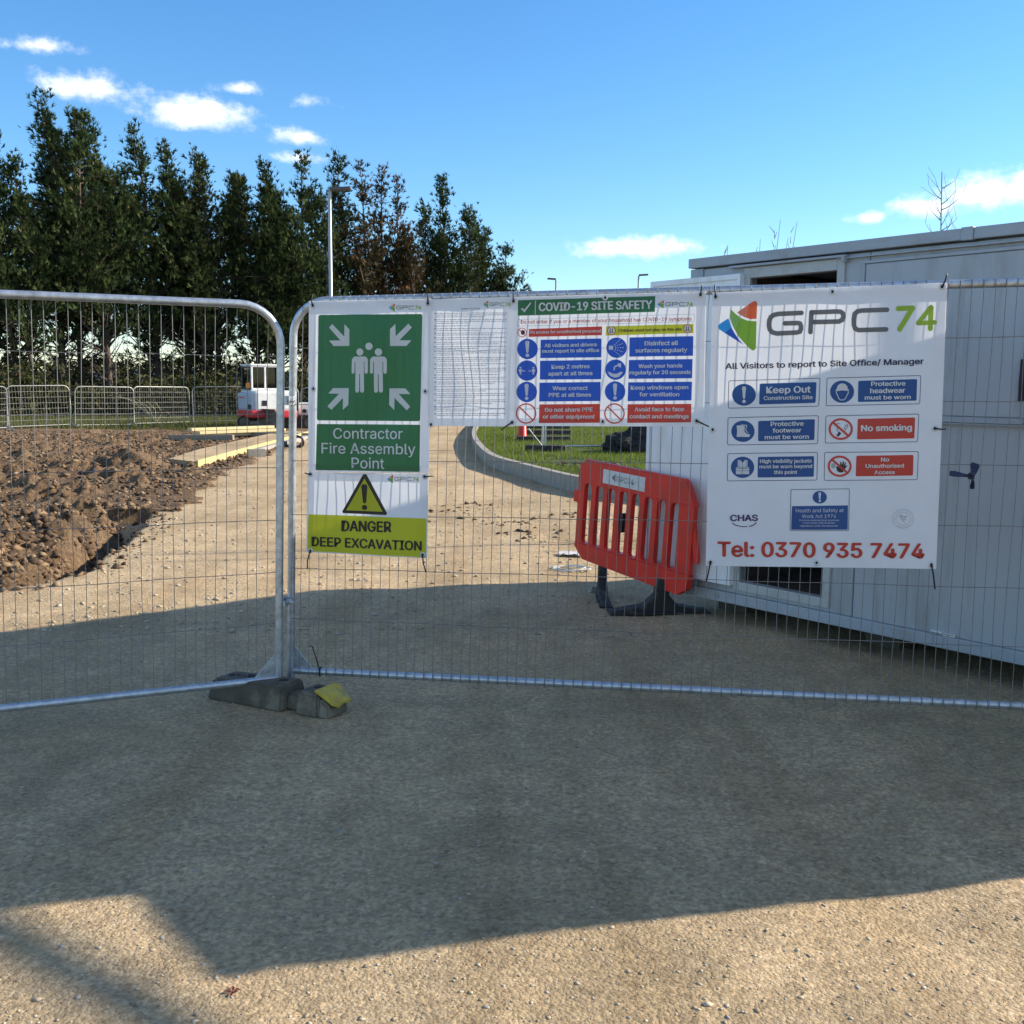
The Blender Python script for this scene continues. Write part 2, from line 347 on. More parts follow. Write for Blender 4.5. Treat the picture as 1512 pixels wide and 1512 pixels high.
# raised grass verge behind the kerb
def kerb_side(X, Y):
    """signed distance to the kerb path, positive on the grass side"""
    P = np.array([[p.x, p.y] for p in KP]); best = np.full(X.shape, 1e9); sg = np.zeros(X.shape)
    for a, b in zip(P[:-1], P[1:]):
        d = b-a; t = np.clip(((X-a[0])*d[0]+(Y-a[1])*d[1])/(d@d), 0, 1); qx = X-a[0]-t*d[0]; qy = Y-a[1]-t*d[1]; q = np.hypot(qx, qy)
        s = np.sign(qx*d[1]-qy*d[0]); m = q < best; best = np.where(m, q, best); sg = np.where(m, s, sg)
    return best*sg
def verge_z(X, Y):
    e = kerb_side(X, Y); return np.where(e > .10, .20+.05*sstep(.1, 2, e)+.03*fbm(X*1.2, Y*1.2, 71, 4), -.3)
tag(link('verge', grid_mesh('verge', spaced((-2.5, 14, .16)), spaced((10, 70, .2)), verge_z, lambda X, Y: kerb_side(X, Y) < .02), TURFM), kind='structure')
# kerb: stones butted along the path
CONC = mat('kerb_concrete', (.29, .265, .225), .85, 0, .12, 9, .002, 70)
kb = MB(); run = []
for a, b in zip(KP[:-1], KP[1:]): run.append((a, b))
for a, b in run:
    d = (b-a); l = d.length; n = Vector((d.y, -d.x))/l; t = d/l
    p = [a+t*.004, b-t*.004, b-t*.004+n*.13, a+t*.004+n*.13]
    kb.prism([(q.x, q.y) for q in p], lambda x, y, t_: Vector((x, y, t_)), -.3, .245)
tag(kb.build('kerb', CONC), 'curved pale concrete kerb round the grass verge at the road corner', 'kerb')

def blades(name, pts, h, w, seed, mat_, tintf=None):
    rg = np.random.default_rng(seed); n = len(pts); a = rg.uniform(0, 2*PI, n); hh = h*rg.uniform(.5, 1.3, n); ww = w*rg.uniform(.7, 1.3, n)
    lean = rg.normal(0, .35, (n, 2))*hh[:, None]; V = np.zeros((n, 3, 3)); dx = np.cos(a)*ww; dy = np.sin(a)*ww
    V[:, 0] = pts-np.stack([dx, dy, 0*dx], 1); V[:, 1] = pts+np.stack([dx, dy, 0*dx], 1); V[:, 2] = pts+np.concatenate([lean, hh[:, None]], 1)
    tn = np.repeat(rg.uniform(0, 1, n), 3)
    return tag(link(name, np_mesh(name, V.reshape(-1, 3), np.arange(n*3).reshape(-1, 3), tn), mat_), kind='stuff')
GRASSM = leaf_mat('grass_blades', [(0, (.075, .11, .02)), (.6, (.15, .215, .035)), (1, (.27, .27, .08))], .45)
rg = np.random.default_rng(4)
X = rg.uniform(-1.5, 7, 190000); Y = 12+rg.uniform(0, 1, 190000)**1.3*34; e = kerb_side(X, Y)
bare = (np.abs(e-1.1+.35*fbm(X*2, Y*2, 80, 2)) < .42)*(Y < 19.5) + (fbm(X*1.3, Y*1.3, 81, 3) > .42)
k = (e > .16) & (bare < 1); X, Y = X[k], Y[k]
blades('grass', np.stack([X, Y, verge_z(X, Y)], 1), .075, .006, 5, GRASSM)
X = rg.uniform(-32, -8, 70000); Y = rg.uniform(33.5, 46, 70000); k = (Y > 34+2.2*fbm(X*.3, Y*.3, 85, 2)) & (X < edge_x(Y)-.4); X, Y = X[k], Y[k]
blades('long_grass', np.stack([X, Y, np.full(len(X), -.05)], 1), .22, .016, 6, leaf_mat('dry_grass_blades', [(0, (.05, .065, .02)), (.6, (.105, .125, .035)), (1, (.22, .19, .085))], .4))
# loose stones and clods on the ground
def stones(name, pts, sz, seed, mat_, flat=.6, jag=.38):
    rg = np.random.default_rng(seed); n = len(pts)
    base = np.array([(1, 0, 0), (.3, .95, 0), (-.8, .6, 0), (-.85, -.5, 0), (.25, -1, 0), (.35, .3, .8), (-.4, .2, .9), (-.1, -.5, .75), (0, 0, -.5)])
    fs = np.array([(0, 1, 5), (1, 2, 6), (1, 6, 5), (2, 3, 6), (3, 7, 6), (3, 4, 7), (4, 0, 7), (0, 5, 7), (5, 6, 7), (1, 0, 8), (2, 1, 8), (3, 2, 8), (4, 3, 8), (0, 4, 8)])
    a = rg.uniform(0, 2*PI, n); c, s = np.cos(a), np.sin(a); B = base[None]*rg.uniform(1-jag, 1+jag, (n, 9, 3)); B[:, :, 2] *= flat; B[:, :, 0] *= rg.uniform(.8, 1.5, n)[:, None]
    B = B*np.asarray(sz)[:, None, None]; Q = np.stack([B[:, :, 0]*c[:, None]-B[:, :, 1]*s[:, None], B[:, :, 0]*s[:, None]+B[:, :, 1]*c[:, None], B[:, :, 2]], -1)+pts[:, None, :]
    F = (fs[None]+np.arange(n)[:, None, None]*9).reshape(-1, 3)
    return tag(link(name, np_mesh(name, Q.reshape(-1, 3), F, np.repeat(rg.uniform(0, 1, n), 9)), mat_), kind='stuff')
def tint_mat(name, stops, rough=.9):
    m, N, L, out = nodes(name); p = N.new('ShaderNodeBsdfPrincipled'); p.inputs['Roughness'].default_value = rough; p.inputs['Specular IOR Level'].default_value = .2
    a = N.new('ShaderNodeAttribute'); a.attribute_name = 'tint'; c = ramp(N, L, a.outputs['Fac'], stops); f = tex(N, L, 60, 4); g_ = ramp(N, L, f, [(.3, (.75, .75, .75)), (.7, (1.1, 1.1, 1.1))])
    L.new(mixc(N, L, 1.0, c, g_, 'MULTIPLY'), p.inputs['Base Color']); L.new(p.outputs[0], out.inputs[0]); return m
STONEM = tint_mat('loose_stone', [(0, (.26, .21, .15)), (.5, (.42, .34, .235)), (.85, (.52, .44, .32)), (1, (.30, .30, .30))])
n = 8000; Y = 2.1+4.6*rg.uniform(0, 1, n)**1.5; X = rg.uniform(-.62, .62, n)*(Y+.6); sz = .0028+.0055*rg.uniform(0, 1, n)**4; sz = np.where(rg.uniform(0, 1, n) > .997, rg.uniform(.008, .014, n), sz)
blk = stones('pebbles', np.stack([X, Y, road_z(X, Y)+sz*.1], 1), sz, 7, STONEM, .42)
n = 7000; Y = 6.5+26*rg.uniform(0, 1, n)**1.4; X = rg.uniform(-.5, .12, n)*Y; k = X > edge_x(Y)+.1; X, Y = X[k], Y[k]; sz = .006+.018*rg.uniform(0, 1, len(X))**5
stones('road_gravel', np.stack([X, Y, road_z(X, Y)+sz*.1], 1), sz, 8, STONEM)
CLODM = tint_mat('earth_clods', [(0, (.058, .036, .021)), (.6, (.145, .092, .052)), (1, (.27, .19, .112))])
n = 30000; Y = 7.5+24*rg.uniform(0, 1, n)**1.5; X = edge_x(Y)-14*rg.uniform(0, 1, n)**1.2+.35*rg.uniform(0, 1, n)**2; sz = (.007+.034*rg.uniform(0, 1, n)**3.2)*(1+.5*sstep(12, 18, Y))
stones('clods', np.stack([X, Y, np.maximum(soil_z(X, Y), road_z(X, Y))+sz*.15], 1), sz, 9, CLODM, .75, .62)
n = 9000; Y = 7.9+5.2*rg.uniform(0, 1, n); X = edge_x(Y)-.25-5*rg.uniform(0, 1, n)**1.3; sz = .012+.05*rg.uniform(0, 1, n)**2.6; k = fbm(X*1.7, Y*1.7, 97, 3) > -.08; X, Y, sz = X[k], Y[k], sz[k]
stones('bank_clods', np.stack([X, Y, soil_z(X, Y)+sz*.05], 1), sz, 19, CLODM, .8, .7)
# dark lumps of dropped earth on the road past the gate
n = 260; c = rg.integers(0, 5, n); cx = np.array([-.55, -.1, -1.1, .35, .7])[c]; cy = np.array([13.6, 12.1, 13.0, 11.0, 12.8])[c]
X = cx+rg.normal(0, .33, n); Y = cy+rg.normal(0, .22, n); sz = .008+.04*rg.uniform(0, 1, n)**4
stones('dropped_earth', np.stack([X, Y, road_z(X, Y)+sz*.1], 1), sz, 10, CLODM, .5, .6)
n = 900; X = rg.uniform(-.2, 3.2, n); Y = rg.uniform(13.2, 18.4, n); e = kerb_side(X, Y); k = np.abs(e-1.1) < .5; X, Y = X[k], Y[k]
stones('verge_rubble', np.stack([X, Y, verge_z(X, Y)+.01], 1), .02+.05*rg.uniform(0, 1, len(X))**3, 12, CLODM)
# far hills
hm = MB(); hp = [(-2600, 20), (-1900, 26), (-1300, 20), (-800, 30), (-300, 24), (200, 30), (900, 26), (1700, 34), (2600, 24)]
hv = [(x, 2300+abs(x)*.1, -1) for x, h in hp]+[(x, 2400+abs(x)*.1, h) for x, h in hp]+[(x, 2900, -1) for x, h in hp]
k = len(hp); hm.add(hv, [(i, i+1, k+i+1, k+i) for i in range(k-1)]+[(k+i, k+i+1, 2*k+i+1, 2*k+i) for i in range(k-1)])
tag(hm.build('hills', mat('distant_fields', (.07, .09, .10), .9, 0, .2, .01)), kind='structure')
# ------------------------------------------------------------------ site fence
EU = Vector((3.505, -.692, 0)).normalized(); EN = Vector((EU.y, -EU.x, 0)); OR_ = Vector((-1.155, 5.232, 0)); SL = .0178
LU = Vector((-1.165, -.525, 0)).normalized(); LN = Vector((-LU.y, LU.x, 0)); OL_ = Vector((-1.19, 5.11, 0))
def fR(u, z, off=0.0): return OR_ + EU*u + EN*off + Vector((0, 0, z))
def fL(u, z, off=0.0): return OL_ + LU*u + LN*off + Vector((0, 0, z))
def arc(f, cu, cz, r, a0, a1, k=8): return [f(cu+r*math.cos(R(a0+(a1-a0)*i/k)), cz+r*math.sin(R(a0+(a1-a0)*i/k))) for i in range(k+1)]
def fence(name, f, org, Ln, slope, zb, zt, lean, hz, pitch, woff, front, rad, bent):
    lab = {'fL': 'galvanised mesh fence panel on the left with no banners on it', 'fR': 'galvanised mesh fence panel carrying the safety banners'}[name]
    root = empty('mesh_fence_panel', org); tag(root, lab, 'fence panel', 'mesh fence panels across the site entrance')
    inv = Matrix.Translation(-org)
    def T(p): return inv @ p
    def g(u, z, o=0.0):
        return f(u + lean*(z-.06)*(1 if u < .3 else (1-(u-.3)/(Ln-.3))), z+slope*u, o)
    m = MB(); rv = .0195
    pts = [g(0, .045), g(0, .5), g(0, 1.2), g(0, zt-rad)] + arc(g, rad, zt-rad, rad, 180, 90)[1:] + [g(Ln*.3, zt), g(Ln*.6, zt), g(Ln-rad, zt)] + arc(g, Ln-rad, zt-rad, rad, 90, 0)[1:] + [g(Ln, .045)]
    m.tube([T(p) for p in pts], rv, 12)
    # sleeves at the foot of the posts
    for u in (0, Ln):
        m.tube([T(g(u, .05)), T(g(u, .36))], rv+.0022, 12); m.tube([T(g(u, 1.02)), T(g(u, 1.035))], rv+.0015, 12)
    m.build('frame', GALV, root)
    b = MB(); b.tube([T(g(.015, zb)), T(g(Ln*.5, zb)), T(g(Ln-.015, zb))], .0185, 12)
    b.build('bottom_rail', GALV, root)
    for u0, sgn in ((.018, 1), (Ln-.018, -1)):
        gs = MB(); tri = [(u0, zb+.016), (u0+sgn*.105, zb+.016), (u0, zb+.135)]
        gs.prism(tri, lambda a, c, t: T(g(a, c, t)), -.002, .002); gs.build('corner_gusset', GALV, root)
    w = MB(); rw = .0016; rnd = random.Random(3 if name == 'fL' else 5)
    n = int((Ln-.03)/pitch)
    for i in range(n+1):
        u = .012+i*pitch
        if u > Ln-.02: break
        def topz(u):
            q = min(u, Ln-u); return zt if q > rad else zt-rad+math.sqrt(max(0, rad**2-(rad-q)**2))
        zt_ = topz(u); j = rnd.gauss(0, .0025); ps = []
        z0 = zb-(.018 if front else 0); K = 10
        for k in range(K+1):
            z = z0+(zt_-z0+(.016 if front else 0))*k/K; wob = 0
            if bent and i in bent and .15 < z < .45: wob = bent[i]*math.sin((z-.15)/.30*PI*1.5)
            near = front and (k in (0, K)); ps.append(T(g(u+j*math.sin(k*.9+i)+wob, z, woff+(.006 if near else 0)+abs(wob)*.3)))
        w.tube(ps, rw, 5, cap=False)
    for z in hz:
        w.tube([T(g(Ln*k/24+(.0 if k else .01), z+.002*math.sin(k*1.3+z*5), woff-.0035)) for k in range(25)], rw*1.15, 5, cap=False)
        w.tube([T(g(.012, z, woff)), T(g(-.004, z, woff-.012*1.0))], rw*1.2, 5)
    if front:
        for i in range(n+1):
            u = .012+i*pitch
            if rad < u < Ln-rad:
                for zc in (zb, zt): w.tube([T(g(u+.018*0, zc+.0198*math.cos(a), .0198*math.sin(a))) for a in np.linspace(-.2, PI+.2, 7)], rw, 4, cap=False)
    w.build('wire_mesh', GALV_D, root)
    return root
panL = fence('fL', fL, OL_, 3.5, 0.0, .110, 1.996, -.024, (1.747, 1.461, 1.196, .932, .664, .399), .0497, -.004, False, .20, {1: .006, 3: -.012, 4: .016, 6: .008})
panR = fence('fR', fR, OR_, 3.72, SL, .121, 2.024, .026, (1.79, 1.508, 1.225, .950, .670, .401), .0479, .0215, True, .17, {})
# clamps joining the two posts
def post_pt(z): return (fL(-.024*(z-.06), z)+fR(.026*(z-.06), z))/2
def clamp(z, lab, swung):
    c = post_pt(z); root = empty('fence_clamp', c); tag(root, lab, 'clamp', 'clamps joining the two fence panels')
    d = (fR(0, z)-fL(0, z)).normalized(); n = Vector((d.y, -d.x, 0)); 
    if n.y > 0: n = -n
    M = Matrix((d, n, Vector((0, 0, 1)))).transposed()
    for s_ in (-1, 1):
        p = MB()
        prof = [(-.062, -.004), (-.045, .022), (-.018, .022), (0, .006), (.018, .022), (.045, .022), (.062, -.004), (.062, .0), (.048, .026), (.014, .026), (0, .011), (-.014, .026), (-.048, .026), (-.062, .0)]
        hh = .022 if not swung else .014
        p.prism(prof, lambda a, b, t: M @ Vector((a, b*s_, t)), -hh, hh); p.build('clamp_plate', GALV, root)
    b = MB(); b.tube([M @ Vector((0, -.05, 0)), M @ Vector((0, .05, 0))], .005, 8); b.tube([M @ Vector((0, .027, 0)), M @ Vector((0, .042, 0))], .012, 6); b.build('bolt', EYE, root)
    return root
clamp(1.53, 'upper steel clamp bolted round the two fence posts level with the excavator cab', False)
clamp(.50, 'lower steel clamp bolted round the two fence posts above the rubber foot block', True)

# ------------------------------------------------------------------ banners
def homog(src, dst):
    A = []; B = []
    for (x, y), (u, v) in zip(src, dst):
        A += [[x, y, 1, 0, 0, 0, -u*x, -u*y], [0, 0, 0, x, y, 1, -v*x, -v*y]]; B += [u, v]
    h = np.linalg.solve(np.array(A, float), np.array(B, float)); H = np.append(h, 1).reshape(3, 3); return H
def hap(H, p): q = H @ np.array([p[0], p[1], 1.0]); return q[0]/q[2], q[1]/q[2]
def _font():
    # the sans-serif face that comes with Blender; the built-in face if it is missing
    try:
        import os
        return bpy.data.fonts.load(os.path.join(bpy.utils.system_resource('DATAFILES'), 'fonts', 'Inter.woff2'))
    except Exception: return None
FONT = _font()
_fc = {}
def glyphs(s, bold):
    k = (s, bold)
    if k not in _fc:
        cu = bpy.data.curves.new('lettering', 'FONT'); cu.body = s
        if FONT: cu.font = FONT
        cu.size = 1; cu.resolution_u = 3; cu.offset = bold; cu.fill_mode = 'FRONT'
        if bold > .02: cu.space_character = 1.0+bold*1.6
        ob = bpy.data.objects.new('lettering', cu); COL.objects.link(ob); bpy.context.view_layer.update()
        me = ob.evaluated_get(bpy.context.evaluated_depsgraph_get()).to_mesh()
        V = [(v.co.x, v.co.y) for v in me.vertices]; F = [tuple(p.vertices) for p in me.polygons]
        bpy.data.objects.remove(ob); bpy.data.curves.remove(cu); _fc[k] = (V, F)
    return _fc[k]
def captop(bold):
    V, F = glyphs('H', bold); return min(v[1] for v in V), max(v[1] for v in V)
INK = {}
def ink(name, c):
    if name not in INK: INK[name] = vinyl('print_'+name, c, .33, .04)
    return name
for nme, c in dict(white=(.8, .8, .8), green=(.022, .17, .060), lime=(.35, .52, .035), grey=(.16, .16, .165), navy=(.022, .022, .085), blue=(.006, .085, .30), royal=(.006, .095, .55), red=(.62, .055, .035),
                   orange=(.80, .13, .03), peach=(.85, .30, .18), leafgreen=(.24, .46, .03), pale_green=(.32, .60, .14), sky=(.02, .33, .75), deepblue=(.01, .11, .60), yellow=(.62, .62, .02), black=(.02, .02, .022), faint=(.42, .44, .48), purple=(.08, .03, .16)).items(): ink(nme, c)
INKS = list(INK)
SHEET = vinyl('banner_vinyl', (.86, .86, .88), .33, .05); HEM = vinyl('banner_hem', (.83, .84, .88), .30, .05)

class Banner:
    def __init__(s, label, quad_px, quad_uz, seed, amp, off=.045, hem=.04):
        s.root = empty('safety_banner', fR(*quad_uz[0], off)); tag(s.root, label, 'banner', 'banners tied to the mesh fence')
        s.H = homog(quad_px, quad_uz); s.q = quad_uz; s.off = off; s.amp = amp; s.seed = seed; s.mb = MB(); s.inv = -s.root.location; s.lay = 0
        q = quad_uz; W = q[1][0]-q[0][0]; Hh = q[0][1]-q[3][1]; nx = int(W/.015)+2; ny = int(Hh/.015)+2
        V = []; F = []; mi = []
        for j in range(ny):
            for i in range(nx): V.append(s.world(*s.bil(i/(nx-1), j/(ny-1)), 0))
        for j in range(ny-1):
            for i in range(nx-1): F.append((j*nx+i, j*nx+i+1, (j+1)*nx+i+1, (j+1)*nx+i))
        link('sheet', np_mesh('sheet', V, F, smooth=True), SHEET, s.root)
        # folded hem along the four edges, behind the sheet
        m = MB()
        def strip(a0, a1, b0, b1, k):
            vs = []; 
            for i in range(k+1):
                t = i/k
                for (aa, bb) in ((a0, b0), (a1, b1)):
                    uu = (aa[0]+(aa[2]-aa[0])*t, aa[1]+(aa[3]-aa[1])*t) if False else None
            return
        eu, ev = hem/W, hem/Hh
        for (x0, y0, x1, y1, kx, ky) in ((0, 0, 1, ev, nx, 3), (0, 1-ev, 1, 1, nx, 3), (0, ev, eu, 1-ev, 3, ny), (1-eu, ev, 1, 1-ev, 3, ny)):
            vs = [s.world(*s.bil(x0+(x1-x0)*i/kx, y0+(y1-y0)*j/ky), -.0014) for j in range(ky+1) for i in range(kx+1)]
            m.add(vs, [(j*(kx+1)+i, j*(kx+1)+i+1, (j+1)*(kx+1)+i+1, (j+1)*(kx+1)+i) for j in range(ky) for i in range(kx)], 0, True)
        m.build('hem', HEM, s.root)
    def bil(s, a, b):
        q = s.q; return tuple((q[0][k]*(1-a)+q[1][k]*a)*(1-b)+(q[3][k]*(1-a)+q[2][k]*a)*b for k in (0, 1))
    def ripple(s, u, z):
        q = s.q; a = min(1, max(0, (u-q[0][0])/(q[1][0]-q[0][0]))); e = .35+.65*math.sin(PI*a); k = s.seed
        return s.amp*e*(math.sin(u*17+1.9*math.sin(z*5+k)+k)*.55+math.sin(u*9-z*7+k*2)*.35+math.sin(z*13+u*6+k*3)*.30+math.sin(u*33+z*9+k)*.14)
    def world(s, u, z, lay): return fR(u, z, s.off+s.ripple(u, z)+lay) + s.inv if hasattr(s, 'inv') else fR(u, z, s.off+s.ripple(u, z)+lay)-s.root.location
    def P(s, p, lay): return s.world(*hap(s.H, p), lay)
    # --- artwork, in the drawing units of the banner
    def poly(s, pts, col, L=1):
        vs = [Vector((p[0], p[1], 0)) for p in pts]
        from mathutils.geometry import tessellate_polygon
        tr = tessellate_polygon([vs]); s._tri([(v.x, v.y) for v in vs], [tuple(t) for t in tr], col, L)
    def _tri(s, V, F, col, L, maxd=6):
        # split long edges so that flat artwork follows the ripples of the sheet
        V = list(V); out = []; st = list(F); mid = {}
        def md(a, b):
            k = (min(a, b), max(a, b))
            if k not in mid: V.append(((V[a][0]+V[b][0])/2, (V[a][1]+V[b][1])/2)); mid[k] = len(V)-1
            return mid[k]
        def d(a, b): return math.hypot(V[a][0]-V[b][0], V[a][1]-V[b][1])
        while st:
            f = st.pop()
            if len(f) > 3:
                for k in range(1, len(f)-1): st.append((f[0], f[k], f[k+1]))
                continue
            a, b, c = f; ls = [(d(a, b), a, b, c), (d(b, c), b, c, a), (d(c, a), c, a, b)]; l = max(ls)
            if l[0] > maxd: m_ = md(l[1], l[2]); st += [(l[1], m_, l[3]), (m_, l[2], l[3])]
            else: out.append(f)
        s.mb.add([s.P(p, .0011*L) for p in V], out, INKS.index(col), True)
    def rrect(s, q, r, col, L=1, k=5):
        """rounded four sided panel, corners TL TR BR BL"""
        q = [Vector(p) for p in q]; o = []
        for i in range(4):
            p = q[i]; a = (q[i-1]-p).normalized()*r; b = (q[(i+1) % 4]-p).normalized()*r
            if r <= 0: o.append(p); continue
            for t in range(k+1):
                t /= k; o.append((p+a)*(1-t)**2+p*2*t*(1-t)+(p+b)*t*t)
        s.poly(o, col, L); return o
    def frame(s, q, r, w, col, L=1):
        q = [Vector(p) for p in q]; c = sum(q, Vector((0, 0)))/4; o1 = []; o2 = []
        for rr, ins, o in ((r, 0, o1), (max(r-w, .1), w, o2)):
            for i in range(4):
                p = q[i]; a0 = (q[i-1]-p).normalized(); b0 = (q[(i+1) % 4]-p).normalized(); p = p+(a0+b0)*ins
                for t in range(6): t /= 5; o.append((p+a0*rr)*(1-t)**2+p*2*t*(1-t)+(p+b0*rr)*t*t)
        n = len(o1); s._tri([tuple(v) for v in o1]+[tuple(v) for v in o2], [(i, (i+1) % n, n+(i+1) % n, n+i) for i in range(n)], col, L)
    def disc(s, c, rx, ry, col, L=1, k=32): s.poly([(c[0]+rx*math.cos(2*PI*i/k), c[1]+ry*math.sin(2*PI*i/k)) for i in range(k)], col, L)
    def ring(s, c, rx, ry, w, col, L=2, k=40):
        o = [(c[0]+(rx-d)*math.cos(2*PI*i/k), c[1]+(ry-d)*math.sin(2*PI*i/k)) for d in (0, w) for i in range(k)]
        s._tri(o, [(i, (i+1) % k, k+(i+1) % k, k+i) for i in range(k)], col, L)
    def stroke(s, pts, w, col, L=2, round_=True):
        P = [Vector(p) for p in pts]; lo = []; hi = []
        for i in range(len(P)):
            a = (P[i]-P[i-1]).normalized() if i else (P[1]-P[0]).normalized(); b = (P[i+1]-P[i]).normalized() if i < len(P)-1 else a
            t = a+b; t = t.normalized() if t.length > 1e-6 else a; n = Vector((-t.y, t.x)); k = 1/max(.5, n.dot(Vector((-a.y, a.x)))); lo.append(P[i]+n*w/2*k); hi.append(P[i]-n*w/2*k)
        n = len(P); s._tri([tuple(v) for v in lo+hi], [(i, i+1, n+i+1, n+i) for i in range(n-1)], col, L)
        if round_:
            for e in (P[0], P[-1]): s.disc(tuple(e), w/2, w/2, col, L+.12, 14)
    def text(s, t, x0, x1, b0, b1, cap, col, L=3, bold=.0, shear=0):
        # heavier lettering: the strokes printed a few times, slightly shifted
        d = bold*cap*1.25
        if bold > .008:
            for k, (dx, dy) in enumerate(((-d, 0), (d, 0), (0, -d*.55), (0, d*.55), (-d*.6, d*.3), (d*.6, -d*.3))): s.text(t, x0+dx, x1+dx, b0+dy, b1+dy, cap, col, L+.10*k, 0)
            return
        V, F = glyphs(t, 0); xa = min(v[0] for v in V); xb = max(v[0] for v in V); c0, c1 = captop(0)
        o = []
        for x, y in V:
            k = (x-xa)/(xb-xa); hgt = (y-c0)/(c1-c0)*cap; o.append((x0+(x1-x0)*k+shear*hgt, b0+(b1-b0)*k-hgt))
        s._tri(o, F, col, L, 6)
    def exclaim(s, c, h, w, col, L=3):
        x, y = c; s.poly([(x-w*.50, y-h*.5+w*.3), (x-w*.3, y-h*.5), (x+w*.3, y-h*.5), (x+w*.5, y-h*.5+w*.3), (x+w*.26, y+h*.20), (x, y+h*.25), (x-w*.26, y+h*.20)], col, L); s.disc((x, y+h*.5-w*.42), w*.44, w*.42, col, L, 16)
    def logo(s, x0, x1, y0, y1, fl=1.0):
        """company mark: three facets, the letters, the number"""
        def m(p, o=(1040, 410), k=7.958):
            X = o[0]+p[0]/k; Y = o[1]+p[1]/k
            if (x0, x1) == (1060.1, 1383): return (X, Y)
            return (x0+(X-1060.1)/322.9*(x1-x0), y0+(Y-444.6+.045*(X-1060))/74*(y1-y0))
        q = (x1-x0)/322.9
        s.poly([m(p) for p in [(385, 410), (560, 288), (590, 275), (612, 282), (620, 310), (612, 485), (540, 488), (470, 465), (420, 437)]], 'orange'); s.poly([m(p) for p in [(390, 410), (522, 318), (500, 472), (440, 446)]], 'peach', 1.6)
        s.poly([m(p) for p in [(312, 372), (365, 425), (430, 475), (500, 503), (560, 512), (612, 512), (605, 825), (590, 850), (565, 857), (540, 840), (470, 770), (400, 690), (350, 600), (318, 530), (302, 450)]], 'leafgreen'); s.poly([m(p) for p in [(312, 376), (365, 428), (438, 482), (362, 598), (322, 530), (306, 450)]], 'pale_green', 1.6)
        s.poly([m(p) for p in [(280, 480), (175, 548), (160, 575), (172, 605), (230, 645), (460, 790), (390, 710), (330, 610), (300, 530)]], 'sky'); s.poly([m(p) for p in [(240, 648), (320, 592), (350, 650), (400, 722), (456, 786)]], 'deepblue', 1.6)
        if fl: 
            w = 6.9*q*fl
            G = [(1140, 415), (870, 427), (815, 440), (780, 465), (762, 505), (758, 560), (768, 610), (795, 642), (850, 657), (1085, 645), (1120, 635), (1134, 605), (1134, 565), (1122, 540), (1095, 534), (945, 538)]
            s.stroke([m(p) for p in G], w, 'grey')
            s.stroke([m((1245, 640)), m((1257, 408))], w, 'grey')
            Pp = [(-92, 410), (200, 399), (245, 403), (272, 425), (276, 462), (262, 498), (225, 517), (-75, 523)]
            s.stroke([m(p, (1210, 410)) for p in Pp], w, 'grey', 2.3)
            C = [(790, 378), (490, 388), (440, 400), (408, 430), (398, 490), (400, 560), (415, 600), (455, 618), (780, 608)]
            s.stroke([m(p, (1210, 410)) for p in C], w, 'grey')
            w2 = 7.4*q*max(1, fl*.9)
            s.stroke([m(p, (1210, 410)) for p in [(922, 364), (1092, 357)]], w2, 'lime'); s.stroke([m(p, (1210, 410)) for p in [(1092, 357), (938, 607)]], w2, 'lime', 2.2)
            s.stroke([m(p, (1210, 410)) for p in [(1350, 526), (1155, 535)]], w2*.9, 'lime'); s.stroke([m(p, (1210, 410)) for p in [(1155, 535), (1300, 352)]], w2*.9, 'lime', 2.2); s.stroke([m(p, (1210, 410)) for p in [(1306, 350), (1298, 600)]], w2, 'lime', 2.4)
    def finish(s, eyes, ties):
        s.mb.build('artwork', [INK[k] for k in INKS], s.root)
        for e in eyes:
            u, z = hap(s.H, e); m = MB(); c = lambda a, rr, o: s.world(u+rr*math.cos(a), z+rr*math.sin(a), o)
            k = 16; vs = []
            for rr, o in ((.006, .002), (.008, .0045), (.011, .0045), (.0135, .002)): vs += [c(2*PI*i/k, rr, o) for i in range(k)]
            m.add(vs, [(r_*k+i, r_*k+(i+1) % k, (r_+1)*k+(i+1) % k, (r_+1)*k+i) for r_ in range(3) for i in range(k)], 0, True)
            m.build('eyelet', EYE, s.root)
            d = MB(); d.add([c(2*PI*i/12, .0062, .0022) for i in range(12)], [tuple(range(12))]); d.build('eyelet_hole', DARK, s.root)
        for pts in ties:
            m = MB(); P_ = []
            for i, (p, o) in enumerate(pts): P_.append(s.world(*hap(s.H, p), o))
            m.tube(P_, .0034, 6); a = P_[-1]; b = P_[-2]; m.box(P_[0]*.85+P_[1]*.15, (.009, .006, .008)); m.build('cable_tie', BLACK, s.root)

def cv(pts, o, k): return [(o[0]+x/k, o[1]+y/k) for x, y in pts]
# ---- the big visitor banner
b = Banner('large white visitor banner with the phone number in red, in front of the grey cabin', [(1051.5, 432.5), (1398.4, 417.5), (1381.9, 839.8), (1042, 835)], [(2.110, 2.047), (3.122, 2.083), (3.149, .810), (2.123, .779)], 1.3, .0045)
b.logo(1060.1, 1383, 0, 0)
b.text('All Visitors to report to Site Office/ Manager', 1071.4, 1363, 545, 537.5, 8.3, 'navy', bold=.045)
A3 = lambda p: cv(p, (1060, 540), 8.4); A4 = lambda p: cv(p, (1205, 540), 8.4); A7 = lambda p: cv(p, (1060, 700), 4.725)
def T3(t, x0, x1, b0, b1, cap, bold=.045): (X0, B0), (X1, B1) = A3([(x0, b0), (x1, b1)]); b.text(t, X0, X1, B0, B1, cap/8.4, 'white', bold=bold)
def T4(t, x0, x1, b0, b1, cap, bold=.045): (X0, B0), (X1, B1) = A4([(x0, b0), (x1, b1)]); b.text(t, X0, X1, B0, B1, cap/8.4, 'white', bold=bold)
